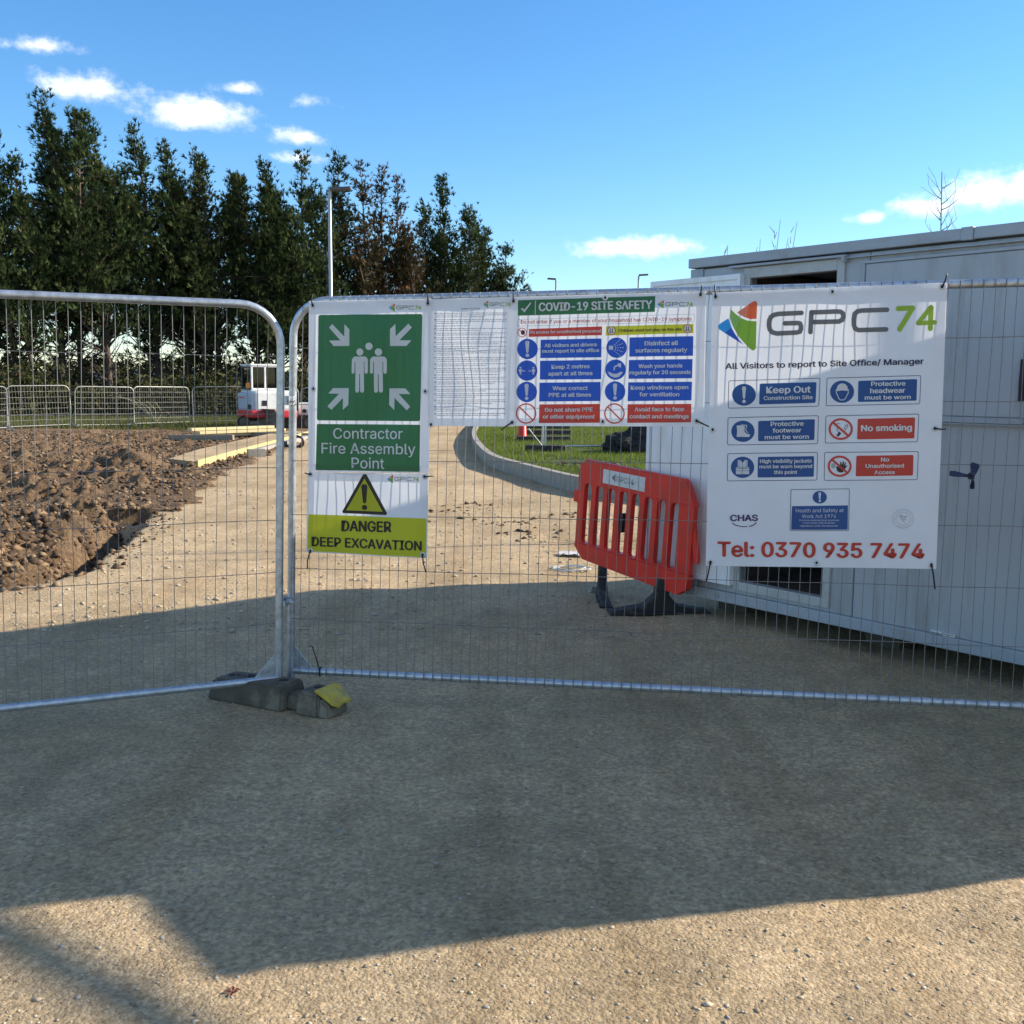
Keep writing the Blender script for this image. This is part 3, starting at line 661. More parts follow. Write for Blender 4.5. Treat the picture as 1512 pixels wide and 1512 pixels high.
def T7(t, x0, x1, b0, b1, cap, bold=.0, col='white'): (X0, B0), (X1, B1) = A7([(x0, b0), (x1, b1)]); b.text(t, X0, X1, B0, B1, cap/4.725, col, bold=bold)
def sign(A, outer, inner, col, disc_c, rx, ry, prohibit):
    b.frame(A(outer), 3, .85, 'navy'); b.rrect(A(inner), 2.2, col)
    c = A([disc_c])[0]
    if prohibit: b.ring(c, rx/8.4, ry/8.4, 3.1, 'red', 2.4); a = .78; b.stroke([(c[0]-rx/8.4*.68, c[1]-ry/8.4*.66), (c[0]+rx/8.4*.68, c[1]+ry/8.4*.66)], 3.1, 'red', 2.6, False)
    else: b.disc(c, rx/8.4, ry/8.4, 'blue')
    return c
c = sign(A3, [(130, 185), (1268, 150), (1250, 505), (125, 530)], [(518, 222), (1220, 203), (1208, 460), (510, 480)], 'blue', (323, 360), 147, 135, 0)
b.exclaim(c, 24.5, 6, 'white'); T3('Keep Out', 603, 1143, 340, 330, 78, .05); T3('Construction Site', 568, 1170, 425, 412, 46, .04)
c = sign(A3, [(122, 640), (1248, 615), (1240, 970), (115, 985)], [(500, 685), (1200, 662), (1195, 920), (497, 935)], 'blue', (310, 812), 145, 132, 0)
b.poly(A3([(232, 742), (285, 738), (332, 745), (330, 820), (360, 845), (400, 852), (388, 882), (300, 882), (292, 874), (285, 882), (232, 882), (238, 815)]), 'white', 2)
b.stroke(A3([(288, 732), (355, 738), (345, 800), (375, 838)]), 1.1, 'white', 2, False)
T3('Protective', 655, 1058, 748, 740, 52); T3('footwear', 680, 1030, 828, 822, 52); T3('must be worn', 580, 1123, 910, 902, 50)
c = sign(A3, [(118, 1085), (1238, 1070), (1230, 1420), (112, 1430)], [(495, 1130), (1192, 1120), (1188, 1375), (490, 1385)], 'blue', (305, 1258), 145, 132, 0)
b.poly(A3([(245, 1168), (278, 1168), (306, 1205), (334, 1168), (365, 1168), (365, 1258), (386, 1258), (386, 1343), (222, 1343), (222, 1258), (245, 1258)]), 'white', 2)
for p in ([(304, 1205), (304, 1343)], [(222, 1300), (386, 1300)], [(222, 1270), (386, 1270)], [(262, 1170), (262, 1268)], [(350, 1170), (350, 1268)]): b.stroke(A3(p), .5, 'blue', 3, False)
T3('High visibility jackets', 522, 1160, 1205, 1198, 44, .04); T3('must be worn beyond', 515, 1165, 1270, 1265, 42, .04); T3('this point', 695, 978, 1340, 1338, 44, .04)
c = sign(A4, [(130, 150), (1300, 118), (1285, 475), (118, 500)], [(522, 188), (1250, 165), (1242, 432), (517, 450)], 'blue', (320, 322), 150, 138, 0)
b.poly(A4([(238, 308), (238, 300), (250, 292), (262, 250), (290, 225), (322, 218), (355, 225), (382, 250), (393, 290), (407, 297), (405, 308), (380, 312), (322, 306), (262, 314)]), 'white', 2)
b.stroke(A4([(246, 314), (250, 345), (262, 362), (280, 408), (300, 424), (340, 424), (362, 405), (382, 362), (394, 345), (398, 314)]), 1.2, 'white', 2, False)
T4('Protective', 682, 1102, 252, 245, 54); T4('headwear', 670, 1098, 340, 332, 58); T4('must be worn', 603, 1167, 420, 412, 50)
c = sign(A4, [(115, 618), (1275, 595), (1258, 945), (108, 962)], [(515, 658), (1225, 640), (1215, 900), (505, 913)], 'red', (303, 785), 150, 135, 1)
b.stroke(A4([(345, 790), (365, 735), (385, 732), (392, 748), (350, 812)]), .8, 'black', 1.5, False); b.poly(A4([(250, 865), (285, 815), (310, 838), (275, 880)]), 'black', 1.5); b.stroke(A4([(275, 825), (255, 790), (270, 770), (245, 745), (265, 715), (300, 722)]), .8, 'black', 1.5, False)
T4('No smoking', 558, 1180, 810, 800, 72, .06)
c = sign(A4, [(103, 1072), (1268, 1058), (1255, 1415), (95, 1425)], [(497, 1115), (1205, 1105), (1198, 1360), (488, 1370)], 'red', (290, 1245), 148, 132, 1)
b.poly(A4([(245, 1255), (262, 1245), (290, 1262), (300, 1190), (312, 1190), (314, 1235), (335, 1182), (346, 1185), (338, 1238), (362, 1195), (372, 1200), (356, 1248), (380, 1230), (386, 1238), (350, 1290), (330, 1320), (295, 1325), (262, 1308)]), 'black', 1.5)
b.disc(A4([(212, 1240)])[0], 3.2, 3.8, 'faint', 1.4, 16)
T4('No', 802, 898, 1185, 1184, 48); T4('Unauthorised', 612, 1083, 1264, 1260, 46); T4('Access', 720, 970, 1342, 1339, 44)
b.frame(A7([(507, 105), (918, 100), (912, 395), (500, 395)]), 2.2, .8, 'navy'); b.rrect(A7([(515, 222), (906, 217), (903, 386), (510, 387)]), 1, 'blue')
c = A7([(709, 160)])[0]; b.disc(c, 50/4.725, 44/4.725, 'blue'); b.exclaim(c, 14.5, 4.2, 'white')
T7('Health and Safety at', 542, 875, 265, 263, 25); T7('Work Act 1974', 585, 823, 304, 303, 24); T7('Persons entering these premises', 567, 843, 325, 325, 12); T7('must comply with all safety', 592, 815, 344, 344, 12); T7('regulations under the above act', 572, 835, 364, 364, 12)
T7('CHAS', 87, 276, 325, 325, 42, .06, 'purple'); b.stroke(A7([(98, 338), (125, 355), (160, 364), (205, 366)]), 1.3, 'purple', 2, False); b.stroke(A7([(217, 364), (245, 356), (268, 338)]), 1.5, 'purple', 2, False)
c = A7([(1290, 310)])[0]; b.ring(c, 15.8, 14.2, .5, 'faint', 2); b.ring(c, 10.8, 9.7, .5, 'faint', 2)
for word, a0, a1, flip in (('SAFECONTRACTOR', 200, -20, 1), ('APPROVED', 232, 308, -1)):
    for i, ch in enumerate(word):
        a = R(a0+(a1-a0)*i/(len(word)-1)); V, F = glyphs(ch, 0); xm = (min(v[0] for v in V)+max(v[0] for v in V))/2; o = []
        rx = 13.3; rot = (PI/2-a) if flip > 0 else (-PI/2-a)
        cx_ = c[0]+rx*math.cos(a); cy_ = c[1]-rx*.9*math.sin(a)
        for x, y in V:
            X, Y = (x-xm)*4.0, (y-.35)*4.0; Xr = X*math.cos(rot)+Y*math.sin(rot); Yr = -X*math.sin(rot)+Y*math.cos(rot); o.append((cx_+Xr, cy_-Yr))
        b._tri(o, F, 'faint', 2.5)
for p in ([(1262, 290), (1285, 318), (1300, 335)], [(1270, 285), (1292, 312), (1310, 318)], [(1280, 283), (1300, 302), (1318, 300)], [(1300, 300), (1312, 288)]): b.stroke(A7(p), 1.1, 'faint', 2)
T7('Tel: 0370 935 7474', 2, 1432, 571, 585, 100, .05, 'red')
E7 = lambda x, y: (1030+x/3.149, 400+y/3.149)
b.finish([E7(84, 122), E7(626, 98), E7(1135, 75), E7(70, 738), E7(1102, 732), E7(60, 1352), E7(552, 1356), E7(1085, 1364)],
         [[(E7(84, 122), .006), (E7(82, 95), .012), (E7(80, 66), -.012)], [(E7(1135, 75), .006), (E7(1150, 40), .014), (E7(1160, 12), -.01)],
          [(E7(1102, 732), .006), (E7(1130, 736), .006), (E7(1156, 736), -.02)],
          [(E7(60, 1352), .006), (E7(50, 1400), .004), (E7(40, 1446), -.02)], [(E7(1085, 1364), .006), (E7(1095, 1420), .006), (E7(1107, 1482), -.02)]])
# ---- fire assembly banner
F8 = lambda p: cv(p, (460, 460), 8.894); F5 = lambda p: cv(p, (380, 420), 3.436)
b = Banner('white banner with the green fire assembly point sign, at the left end of the row', [(456, 444.7), (636.5, 441), (633, 699), (455, 696.5)], [(.148, 2.021), (.776, 2.029), (.764, 1.181), (.131, 1.173)], 2.1, .0065, .040)
b.rrect(F5([(310, 155), (837, 150), (826, 694), (303, 690)]), 3.5, 'green'); b.rrect(F5([(303, 708), (827, 712), (823, 951), (296, 942)]), 2, 'green')
for q in ([(272, 165), (232, 212), (380, 380), (230, 382), (290, 453), (500, 453), (502, 235), (437, 168), (432, 330)], [(1270, 160), (1318, 208), (1155, 378), (1310, 378), (1245, 453), (1032, 453), (1032, 232), (1102, 162), (1105, 325)],
          [(285, 1007), (492, 1007), (490, 1225), (418, 1292), (418, 1135), (265, 1292), (213, 1243), (365, 1080), (222, 1077)], [(1018, 1010), (1230, 1010), (1298, 1085), (1140, 1083), (1297, 1250), (1250, 1298), (1085, 1135), (1083, 1297), (1015, 1225)]): b.poly(F8(q), 'white', 2)
for (x, y) in ((763, 458), (642, 533), (884, 533)): b.disc(F8([(x, y)])[0], 47/8.894, 48/8.894, 'white', 2, 24)
for dx in (0, 243):
    q = [(560, 597), (580, 592), (705, 592), (728, 600), (747, 632), (745, 795), (735, 815), (722, 819), (706, 812), (700, 795), (700, 660), (692, 660), (692, 1040), (684, 1060), (666, 1067), (648, 1060), (640, 1040), (640, 822), (630, 822), (628, 1040), (620, 1060), (600, 1067), (585, 1060), (578, 1040), (580, 660), (571, 660), (568, 795), (560, 814), (545, 819), (532, 808), (529, 790), (533, 630)]
    b.poly(F8([(x+dx, y) for x, y in q]), 'white', 2)
def TF(t, x0, x1, b0, b1, cap, col='white', bold=.0): (X0, B0), (X1, B1) = F5([(x0, b0), (x1, b1)]); b.text(t, X0, X1, B0, B1, cap/3.436, col, bold=bold)
TF('Contractor', 388, 738, 782, 784, 53, 'white', .012); TF('Fire Assembly', 328, 803, 857, 862, 53, 'white', .012); TF('Point', 478, 645, 932, 935, 53, 'white', .012)
b.logo(574.4, 622.1, 448, 460, .8)
b.finish([F5([p])[0] for p in ((282, 108), (866, 97), (285, 530), (852, 543))], [[(F5([(282, 108)])[0], .006), (F5([(279, 85)])[0], .012), (F5([(279, 50)])[0], .0)], [(F5([(866, 97)])[0], .006), (F5([(867, 78)])[0], .012), (F5([(867, 48)])[0], .0)]])
# ---- danger banner
b = Banner('white and yellow banner warning of deep excavation with a triangle, hung lowest in the row', [(455, 697), (633, 700), (630.9, 824.5), (452.8, 815)], [(.131, 1.171), (.764, 1.177), (.756, .755), (.117, .761)], .7, .005, .044)
b.rrect(F5([(262, 1165), (860, 1187), (856, 1385), (256, 1352)]), .5, 'yellow')
b.poly(F5([(540, 962), (556, 962), (660, 1160), (654, 1169), (436, 1160), (431, 1152)]), 'black', 2); b.poly(F5([(547, 984), (638, 1152), (452, 1145)]), 'yellow', 3)
x, y = F5([(546, 1078)])[0]; b.exclaim((x, y), 38, 9, 'black', 4)
TF('DANGER', 430, 680, 1250, 1255, 52, 'black', .042); TF('DEEP EXCAVATION', 280, 833, 1325, 1349, 46, 'black', .042)
b.logo(572, 619, 701, 713, .8)
b.finish([F5([p])[0] for p in ((272, 962), (850, 974), (272, 1350), (840, 1370))], [[(F5([(272, 962)])[0], .006), (F5([(258, 960)])[0], .012), (F5([(236, 958)])[0], -.02)], [(F5([(850, 974)])[0], .006), (F5([(866, 972)])[0], .012), (F5([(884, 973)])[0], -.02)],
   [(F5([(272, 1350)])[0], .006), (F5([(258, 1400)])[0], .006), (F5([(247, 1442)])[0], -.02)], [(F5([(840, 1370)])[0], .006), (F5([(845, 1415)])[0], .006), (F5([(851, 1464)])[0], -.02)]])
# ---- site rules banner
D6 = lambda p: cv(p, (620, 420), 3.516)
b = Banner('white banner of small printed site rules between the fire and virus safety banners', [(633.7, 442), (757, 438), (757, 630), (633.7, 629)], [(.768, 2.026), (1.178, 2.036), (1.184, 1.419), (.768, 1.415)], 3.4, .0075, .036)
def TD(t, x0, x1, b0, b1, cap, col='white', bold=.0, L=3): (X0, B0), (X1, B1) = D6([(x0, b0), (x1, b1)]); b.text(t, X0, X1, B0, B1, cap/3.516, col, L=L, bold=bold)
TD('GENERAL SITE RULES', 212, 310, 130, 127, 6, 'grey', .01); b.logo(*[D6([(328, 0)])[0][0], D6([(470, 0)])[0][0]], 443.5, 454.5, .8)
rnd = random.Random(12); y = 152
while y < 690:
    nl = rnd.choice((1, 2, 2, 3))
    b.rrect(D6([(73, y-4), (80, y-4), (80, y+1), (73, y+1)]), 0, 'grey', 1)
    for k in range(nl):
        x = 86; end = 450-(y-150)*.01 if k < nl-1 else rnd.uniform(200, 440)
        while x < end:
            wd = rnd.uniform(6, 26); e = min(x+wd, end); b.rrect(D6([(x, y-4-.022*(x-86)*.3), (e, y-4-.022*(e-86)*.3), (e, y-.022*(e-86)*.3), (x, y-.022*(x-86)*.3)]), 0, 'faint', 1); x = e+3.2
        y += 9.5
    y += 4.5
b.finish([D6([p])[0] for p in ((42, 97), (55, 728))], [[(D6([(42, 97)])[0], .006), (D6([(42, 75)])[0], .012), (D6([(42, 50)])[0], .0)]])
# ---- covid banner
b = Banner('wide white banner of virus site safety notices with a green heading and blue panels', [(756.5, 438.5), (1043, 430), (1039.5, 630), (756, 629)], [(1.176, 2.034), (2.084, 2.054), (2.093, 1.435), (1.181, 1.422)], 5.2, .007, .041)
b.rrect(D6([(510, 82), (1222, 60), (1220, 142), (510, 162)]), .5, 'green'); b.stroke(D6([(601, 84), (599, 156)]), 1.1, 'white', 2, False)
b.poly(D6([(525, 127), (534, 122), (543, 132), (575, 93), (580, 96), (545, 145)]), 'white', 2)
TD('COVID-19 SITE SAFETY', 620, 1205, 138, 125, 42, 'white', .045); b.logo(971, 1023, 443, 455, .8)
b.frame(D6([(510, 181), (1425, 153), (1425, 194), (508, 217)]), .5, .5, 'faint'); TD('Do not enter if you or a member of your household has COVID-19 symptoms', 525, 1410, 204, 187, 19, 'red', .012)
b.rrect(D6([(567, 231), (946, 217), (945, 263), (565, 272)]), 1, 'red'); TD('No access for unauthorised personnel', 572, 940, 255, 248, 15, 'white', .04)
def noring(c, r, w=1.6): b.ring(c, r, r, w, 'red', 2.4); b.stroke([(c[0]-r*.68, c[1]-r*.68), (c[0]+r*.68, c[1]+r*.68)], w, 'red', 2.6, False)
c = D6([(532, 249)])[0]; b.disc((c[0]+1, c[1]), 3.2, 3.6, 'black', 1.5, 14); noring(c, 6.9, 1.0)
b.rrect(D6([(967, 217), (1420, 205), (1420, 252), (965, 265)]), .4, 'yellow'); TD('Children must not play on this site', 1032, 1358, 246, 239, 14, 'black', .035)
for p in ((995, 240), (1390, 230)):
    c = D6([p])[0]; b.disc(c, 6.2, 6.2, 'white', 1.7, 20); b.ring(c, 6.4, 6.4, 1.0, 'red', 2.4)
    for dx in (-1.7, 1.6): b.disc((c[0]+dx, c[1]-2.6), .75, .75, 'black', 2, 10); b.stroke([(c[0]+dx, c[1]-1.5), (c[0]+dx-.2, c[1]+.6), (c[0]+dx-1.0, c[1]+3.0)], .9, 'black', 2); b.stroke([(c[0]+dx-.2, c[1]+.6), (c[0]+dx+.9, c[1]+3.0)], .7, 'black', 2.1)
LR = [((559, 335), [(627, 287), (943, 280), (942, 378), (625, 382)], 'royal', ('All visitors and drivers', 648, 918, 326, 320, 18), ('must report to site office', 636, 930, 355, 350, 18)),
      ((557, 447), [(624, 396), (943, 391), (942, 492), (623, 494)], 'royal', ('Keep 2 metres', 684, 882, 438, 434, 20), ('apart at all times', 668, 897, 473, 470, 20)),
      ((555, 558), [(621, 510), (939, 506), (938, 605), (619, 608)], 'royal', ('Wear correct', 690, 872, 549, 547, 20), ('PPE at all times', 670, 890, 584, 582, 20)),
      ((552, 670), [(620, 623), (936, 620), (935, 718), (618, 720)], 'red', ('Do not share PPE', 650, 898, 661, 659, 20), ('or other equipment', 640, 908, 696, 696, 20)),
      ((1021, 328), [(1088, 275), (1420, 268), (1418, 370), (1087, 375)], 'royal', ('Disinfect all', 1168, 1340, 317, 314, 22), ('surfaces regularly', 1120, 1387, 353, 350, 21)),
      ((1016, 442), [(1085, 392), (1416, 387), (1413, 487), (1083, 490)], 'royal', ('Wash your hands', 1136, 1362, 434, 430, 19), ('regularly for 20 seconds', 1090, 1405, 467, 464, 19)),
      ((1014, 556), [(1082, 508), (1413, 505), (1410, 602), (1079, 606)], 'royal', ('Keep windows open', 1096, 1393, 546, 543, 20), ('for ventilation', 1141, 1346, 581, 580, 20)),
      ((1011, 670), [(1079, 622), (1410, 620), (1408, 716), (1077, 719)], 'red', ('Avoid face to face', 1116, 1372, 659, 657, 20), ('contact and meetings', 1090, 1396, 695, 695, 20))]
for i, (p, q, col, t1, t2) in enumerate(LR):
    b.rrect(D6(q), .9, col); TD(*t1, 'white', .05); TD(*t2, 'white', .05); c = D6([p])[0]; r = 15.1
    if col == 'red': noring(c, r, 1.9); continue
    b.disc(c, r, r, 'royal')
    if i in (0, 2, 6): b.exclaim(c, 24, 6.2, 'white')
    if i == 1:
        for dx in (-9.5, 9.5): b.disc((c[0]+dx, c[1]-4.2), 1.5, 1.5, 'white', 3, 12); b.poly([(c[0]+dx-2.6, c[1]-2), (c[0]+dx+2.6, c[1]-2), (c[0]+dx+2.4, c[1]+2), (c[0]+dx+1.3, c[1]+2), (c[0]+dx+1, c[1]+6), (c[0]+dx-1, c[1]+6), (c[0]+dx-1.3, c[1]+2), (c[0]+dx-2.4, c[1]+2)], 'white', 3)
        for sg in (-1, 1): b.stroke([(c[0]+sg*1.8, c[1]+.6), (c[0]+sg*5.2, c[1]+.6)], .8, 'white', 3, False); b.poly([(c[0]+sg*6.6, c[1]+.6), (c[0]+sg*4.6, c[1]-.9), (c[0]+sg*4.6, c[1]+2.1)], 'white', 3.2)
    if i == 4:
        b.rrect([(c[0]-11.5, c[1]-3), (c[0]-5, c[1]-3), (c[0]-5, c[1]+3), (c[0]-11.5, c[1]+3)], .8, 'white', 3)
        for a in (-42, -20, 0, 20, 42):
            for k in range(4): r0 = 6+k*3.5; q0 = (c[0]-8+r0*math.cos(R(a)), c[1]+r0*math.sin(R(a))); b.stroke([q0, (q0[0]+1.8*math.cos(R(a)), q0[1]+1.8*math.sin(R(a)))], 1.0, 'white', 3, False)
    if i == 5:
        b.stroke([(c[0]-2, c[1]+1), (c[0]-1.5, c[1]-4), (c[0]+2, c[1]-6), (c[0]+6, c[1]-6)], 2, 'white', 3, False); b.poly([(c[0]+3, c[1]-9), (c[0]+8, c[1]-9.5), (c[0]+8, c[1]-3), (c[0]+5, c[1]-4)], 'white', 3)
        b.poly([(c[0]-12, c[1]+3), (c[0]-8, c[1]+4), (c[0]-4, c[1]+6), (c[0]+2, c[1]+6), (c[0]+8, c[1]+3), (c[0]+11, c[1]+4), (c[0]+5, c[1]+11), (c[0]-2, c[1]+12), (c[0]-8, c[1]+9)], 'white', 3)
b.finish([D6([p])[0] for p in ((487, 88), (963, 69), (1457, 54), (480, 716), (950, 712), (1437, 708))], [[(D6([(487, 88)])[0], .006), (D6([(487, 66)])[0], .012), (D6([(487, 38)])[0], .0)], [(D6([(1457, 54)])[0], .006), (D6([(1461, 30)])[0], .012), (D6([(1464, 6)])[0], .0)],
   [(D6([(480, 716)])[0], .006), (D6([(450, 735)])[0], .006), (D6([(418, 756)])[0], -.02)], [(D6([(1437, 708)])[0], .006), (D6([(1475, 726)])[0], .006), (D6([(1510, 744)])[0], -.01)]])
# loose tie left on the bottom rail, tape knotted to the wires
t = MB(); p0 = fR(.165, .16); t.tube([fR(.17, .105, .022), fR(.168, .15, .024), fR(.16, .19, .03), fR(.142, .268, .045), fR(.130, .272, .05)], .0032, 6); t.tube([fR(.168, .124+.022*math.cos(a), .022*math.sin(a)) for a in np.linspace(0, 2*PI, 14)], .003, 6)
tag(t.build('cable_tie', BLACK), 'loose black cable tie sticking up from the bottom rail near the posts', 'cable tie')
TAPE = mat('navy_tape', (.012, .014, .05), .35)
t = MB(); c0 = fR(3.275, 1.235, .028)
def leafy(a, L_, w_, o):
    d = EU*math.cos(R(a))+Vector((0, 0, math.sin(R(a)))); n = EU*(-math.sin(R(a)))+Vector((0, 0, math.cos(R(a))))
    vs = []
    for k in range(6): q = k/5; ww = w_*(.3+.8*q if q < .85 else .75); vs += [c0+d*L_*q+n*ww+EN*(o+.012*math.sin(q*5)), c0+d*L_*q-n*ww+EN*(o+.016*math.sin(q*4+1))]
    t.add(vs, [(2*k, 2*k+1, 2*k+3, 2*k+2) for k in range(5)], 0, True); t.add([v+EN*.003 for v in vs], [(2*k, 2*k+2, 2*k+3, 2*k+1) for k in range(5)], 0, True)
leafy(174, .09, .014, .004); leafy(72, .06, .022, .006); leafy(-80, .06, .010, .008); t.box(c0+EN*.004, (.026, .02, .03), bev=.006)
tag(t.build('tape_knot', TAPE), 'knotted strip of dark blue tape on the bare fence wires right of the banners', 'tape')
# ------------------------------------------------------------------ rubber foot block under the posts
fb = empty('fence_foot_block', (-1.16, 5.03, road_z(np.array([-1.16]), np.array([5.03]))[0]-.004), math.atan2(-.34, .70))
tag(fb, 'worn rubber fence foot block with a broken yellow end, under the two posts', 'fence foot')
BLK = mat('worn_rubber_block', (.105, .086, .062), .85, 0, .3, 8, .004, 40, dirt=(.26, .215, .15), dscale=4); YEL = mat('worn_yellow_plastic', (.50, .36, .03), .5, 0, .25, 14, .002, 40, dirt=(.25, .22, .1), dscale=10)
m = MB()
def slab(x0, x1, w0, w1, h0, h1, lean=0):
    vs = [(x0, -w0, 0), (x1, -w1, 0), (x1, w1, 0), (x0, w0, 0), (x0+lean, -w0*.82, h0), (x1-.012, -w1*.82, h1), (x1-.012, w1*.82, h1), (x0+lean, w0*.82, h0)]
    bm = bmesh.new(); V = [bm.verts.new(v) for v in vs]
    for f in ((0, 3, 2, 1), (4, 5, 6, 7), (0, 1, 5, 4), (1, 2, 6, 5), (2, 3, 7, 6), (3, 0, 4, 7)): bm.faces.new([V[i] for i in f])
    bmesh.ops.bevel(bm, geom=list(bm.edges), offset=.012, segments=2, affect='EDGES'); bmesh.ops.subdivide_edges(bm, edges=list(bm.edges), cuts=2, use_grid_fill=True)
    for v in bm.verts: q = v.co*14; v.co += Vector((mnoise.noise(q), mnoise.noise(q+Vector((9, 0, 0))), mnoise.noise(q+Vector((0, 7, 0)))))*.0045
    bm.verts.index_update(); m.add([v.co for v in bm.verts], [[v.index for v in f.verts] for f in bm.faces]); bm.free()
slab(-.40, .085, .105, .11, .108, .128, .03); slab(.07, .19, .055, .055, .085, .085); slab(.165, .30, .105, .10, .118, .11); slab(.295, .36, .10, .085, .10, .055)
m.build('rubber_body', BLK, fb)
y = MB(); y.prism([(.268, -.088), (.272, .02), (.270, .088), (.300, .092), (.355, .084), (.382, .078), (.378, .01), (.386, -.050), (.366, -.082), (.300, -.094)], lambda a, b, t: Vector((a, b*.9, .128-max(0, a-.29)*.72+t+.002*math.sin(b*50))), -.004, .005); y.build('yellow_end_plate', YEL, fb)
for (x, yy) in ((-.30, 0), (-.20, 0), (.02, .0), (.23, .01)):
    h = MB(); zz = {-.30: .112, -.20: .118, .02: .128, .23: .118}[x]; h.tube([(x+.034*math.cos(a), yy+.034*math.sin(a), zz) for a in np.linspace(0, 2*PI, 17)[:-1]], .007, 6, closed=True); h.build('socket_rim', BLK, fb)
    h = MB(); h.add([(x+.031*math.cos(a), yy+.031*math.sin(a), zz+.001) for a in np.linspace(0, 2*PI, 17)[:-1]], [tuple(range(16))]); h.build('post_socket', DARK, fb)
# ------------------------------------------------------------------ site cabin
def Ry(a): return Matrix.Rotation(a, 3, 'Y')
def Rz(a): return Matrix.Rotation(a, 3, 'Z')
def Rx(a): return Matrix.Rotation(a, 3, 'X')
CAB = (2.774, 5.420, 0); CABZ = math.atan2(-.77, .638)
cab = empty('site_cabin', CAB, CABZ)
tag(cab, 'long grey steel site cabin with a dark open doorway, behind the large visitor banner', 'site cabin')
xl, xr, DP = -2.413, 2.14, 2.9; ox0, ox1, oz0, oz1 = -1.90, -1.25, .30, 2.33
w = MB()
def wallbox(x0, x1, z0, z1, y0=.0, y1=.06): w.b2((x0, y0, z0), (x1, y1, z1), bev=.003)
wallbox(xl+.10, ox0, .215, 2.42); wallbox(ox1, -1.040, .215, 2.42); wallbox(ox0, ox1, oz1, 2.42); wallbox(ox0, ox1, .215, oz0)
wallbox(-1.034, .10, .215, 2.42); wallbox(.106, xr-.1, .215, 2.42)
w.b2((xl, .02, .215), (xl+.05, DP, 2.42)); w.b2((xr-.05, .02, .215), (xr, DP, 2.42)); w.b2((xl+.05, DP-.05, .215), (xr-.05, DP, 2.42))
w.build('wall_panels', CABIN, cab)
for x in (xl, xr-.11): MB().b2((x, -.012, .214), (x+.11, .10, 2.424), bev=.004).build('corner_post', CABIN_TRIM, cab)
m = MB(); m.b2((xl-.01, -.028, 2.432), (-.475, .10, 2.496), bev=.006); m.b2((-.405, -.028, 2.432), (xr+.01, .10, 2.496), bev=.006); m.b2((-.474, -.034, 2.428), (-.406, .09, 2.500), bev=.004)
m.b2((xl-.01, .10, 2.432), (xl+.09, DP+.02, 2.496), bev=.006); m.b2((xr-.09, .10, 2.432), (xr+.01, DP+.02, 2.496), bev=.006)
for x in (-.474, -.414): m.box((x+.004, -.036, 2.488), (.006, .006, .006))
m.build('roof_beam', CABIN_TRIM, cab)
m = MB(); m.b2((xl+.02, .05, 2.424), (xr-.02, DP, 2.47)); m.build('roof_sheet', CABIN_TRIM, cab)
m = MB(); m.b2((xl-.005, -.022, .140), (xr+.005, .10, .2135), bev=.006); m.b2((xl, DP-.1, .14), (xr, DP, .2135)); m.b2((xl, .10, .142), (xr, DP-.1, .212))
for x in (-.50, -.44): m.b2((x, -.025, .143), (x+.006, -.02, .21))
m.build('base_beam', CABIN_TRIM, cab)
m = MB(); m.tube([(-2.079+.016*math.cos(a), -.026, .178+.016*math.sin(a)) for a in np.linspace(0, 2*PI, 15)[:-1]], .004, 6, closed=True); m.build('lashing_ring', CABIN_TRIM, cab)
CREAM = mat('door_frame_paint', (.43, .44, .43), .4, 0, .05, 3, dirt=(.33, .31, .27), dscale=9)
m = MB()
for (a, b) in (((ox1, -.016, .24), (ox1+.052, .05, 2.40)), ((ox0-.05, -.016, .24), (ox0, .05, 2.40)), ((ox0, -.016, oz1+.002), (ox1, .05, 2.40)), ((ox0, -.016, .24), (ox1, .06, oz0))): m.b2(a, b, bev=.004)
m.build('door_frame', CREAM, cab)
m = MB(); m.b2((-2.06, -.045, 2.403), (-1.185, -.002, 2.418), bev=.003); m.b2((-1.196, -.045, 2.372), (-1.18, -.002, 2.418), bev=.003); m.tube([(-1.19, -.048, 2.41), (-1.19, -.048, 2.375)], .011, 8); m.build('rain_rail', CABIN_TRIM, cab)
INTER = mat('cabin_interior', (.10, .085, .07), .7, 0, .15, 3)
m = MB(); m.b2((xl+.06, .07, .216), (xr-.06, DP-.06, .235)); m.b2((ox0-.4, 1.6, .236), (ox1+.5, 1.64, 2.40)); m.b2((ox1+.14, .07, .236), (ox1+.17, 1.6, 2.40)); m.b2((ox0-.2, .07, .236), (ox0-.17, 1.6, 2.40)); m.build('interior_lining', INTER, cab)
# shutter over the window, with its rail
m = MB(); m.b2((-1.054, -.018, 1.47), (-.091, -.001, 2.352), bev=.006); m.build('window_shutter', CABIN, cab)
m = MB()
for (a, b) in (((-1.07, -.024, 2.354), (-.075, -.001, 2.372)), ((-1.20, -.026, 1.435), (-.075, -.001, 1.468)), ((-.090, -.024, 1.47), (-.075, -.001, 2.352)), ((-1.07, -.024, 1.47), (-1.056, -.001, 2.352))): m.b2(a, b, bev=.003)
m.b2((-1.2, -.030, 1.425), (1.2, -.001, 1.432)); m.b2((-1.25, -.03, 2.395), (1.3, -.001, 2.402))
m.build('shutter_frame', CABIN_TRIM, cab)
m = MB(); m.b2((-.10, -.045, 1.56), (-.075, -.019, 1.78), bev=.004); m.b2((-.098, -.05, 1.62), (-.078, -.044, 1.70)); m.build('shutter_bolt', BLACK, cab)
LABEL = mat('paper_label', (.72, .72, .7), .6)
m = MB(); m.b2((-.515, -.0245, .2200), (-.445, -.003, .2345)); m.b2((-.440, -.0245, .2165), (-.37, -.003, .2305)); m.build('paper_label', LABEL, cab)
m = MB(); rnd = random.Random(2); x = -.512
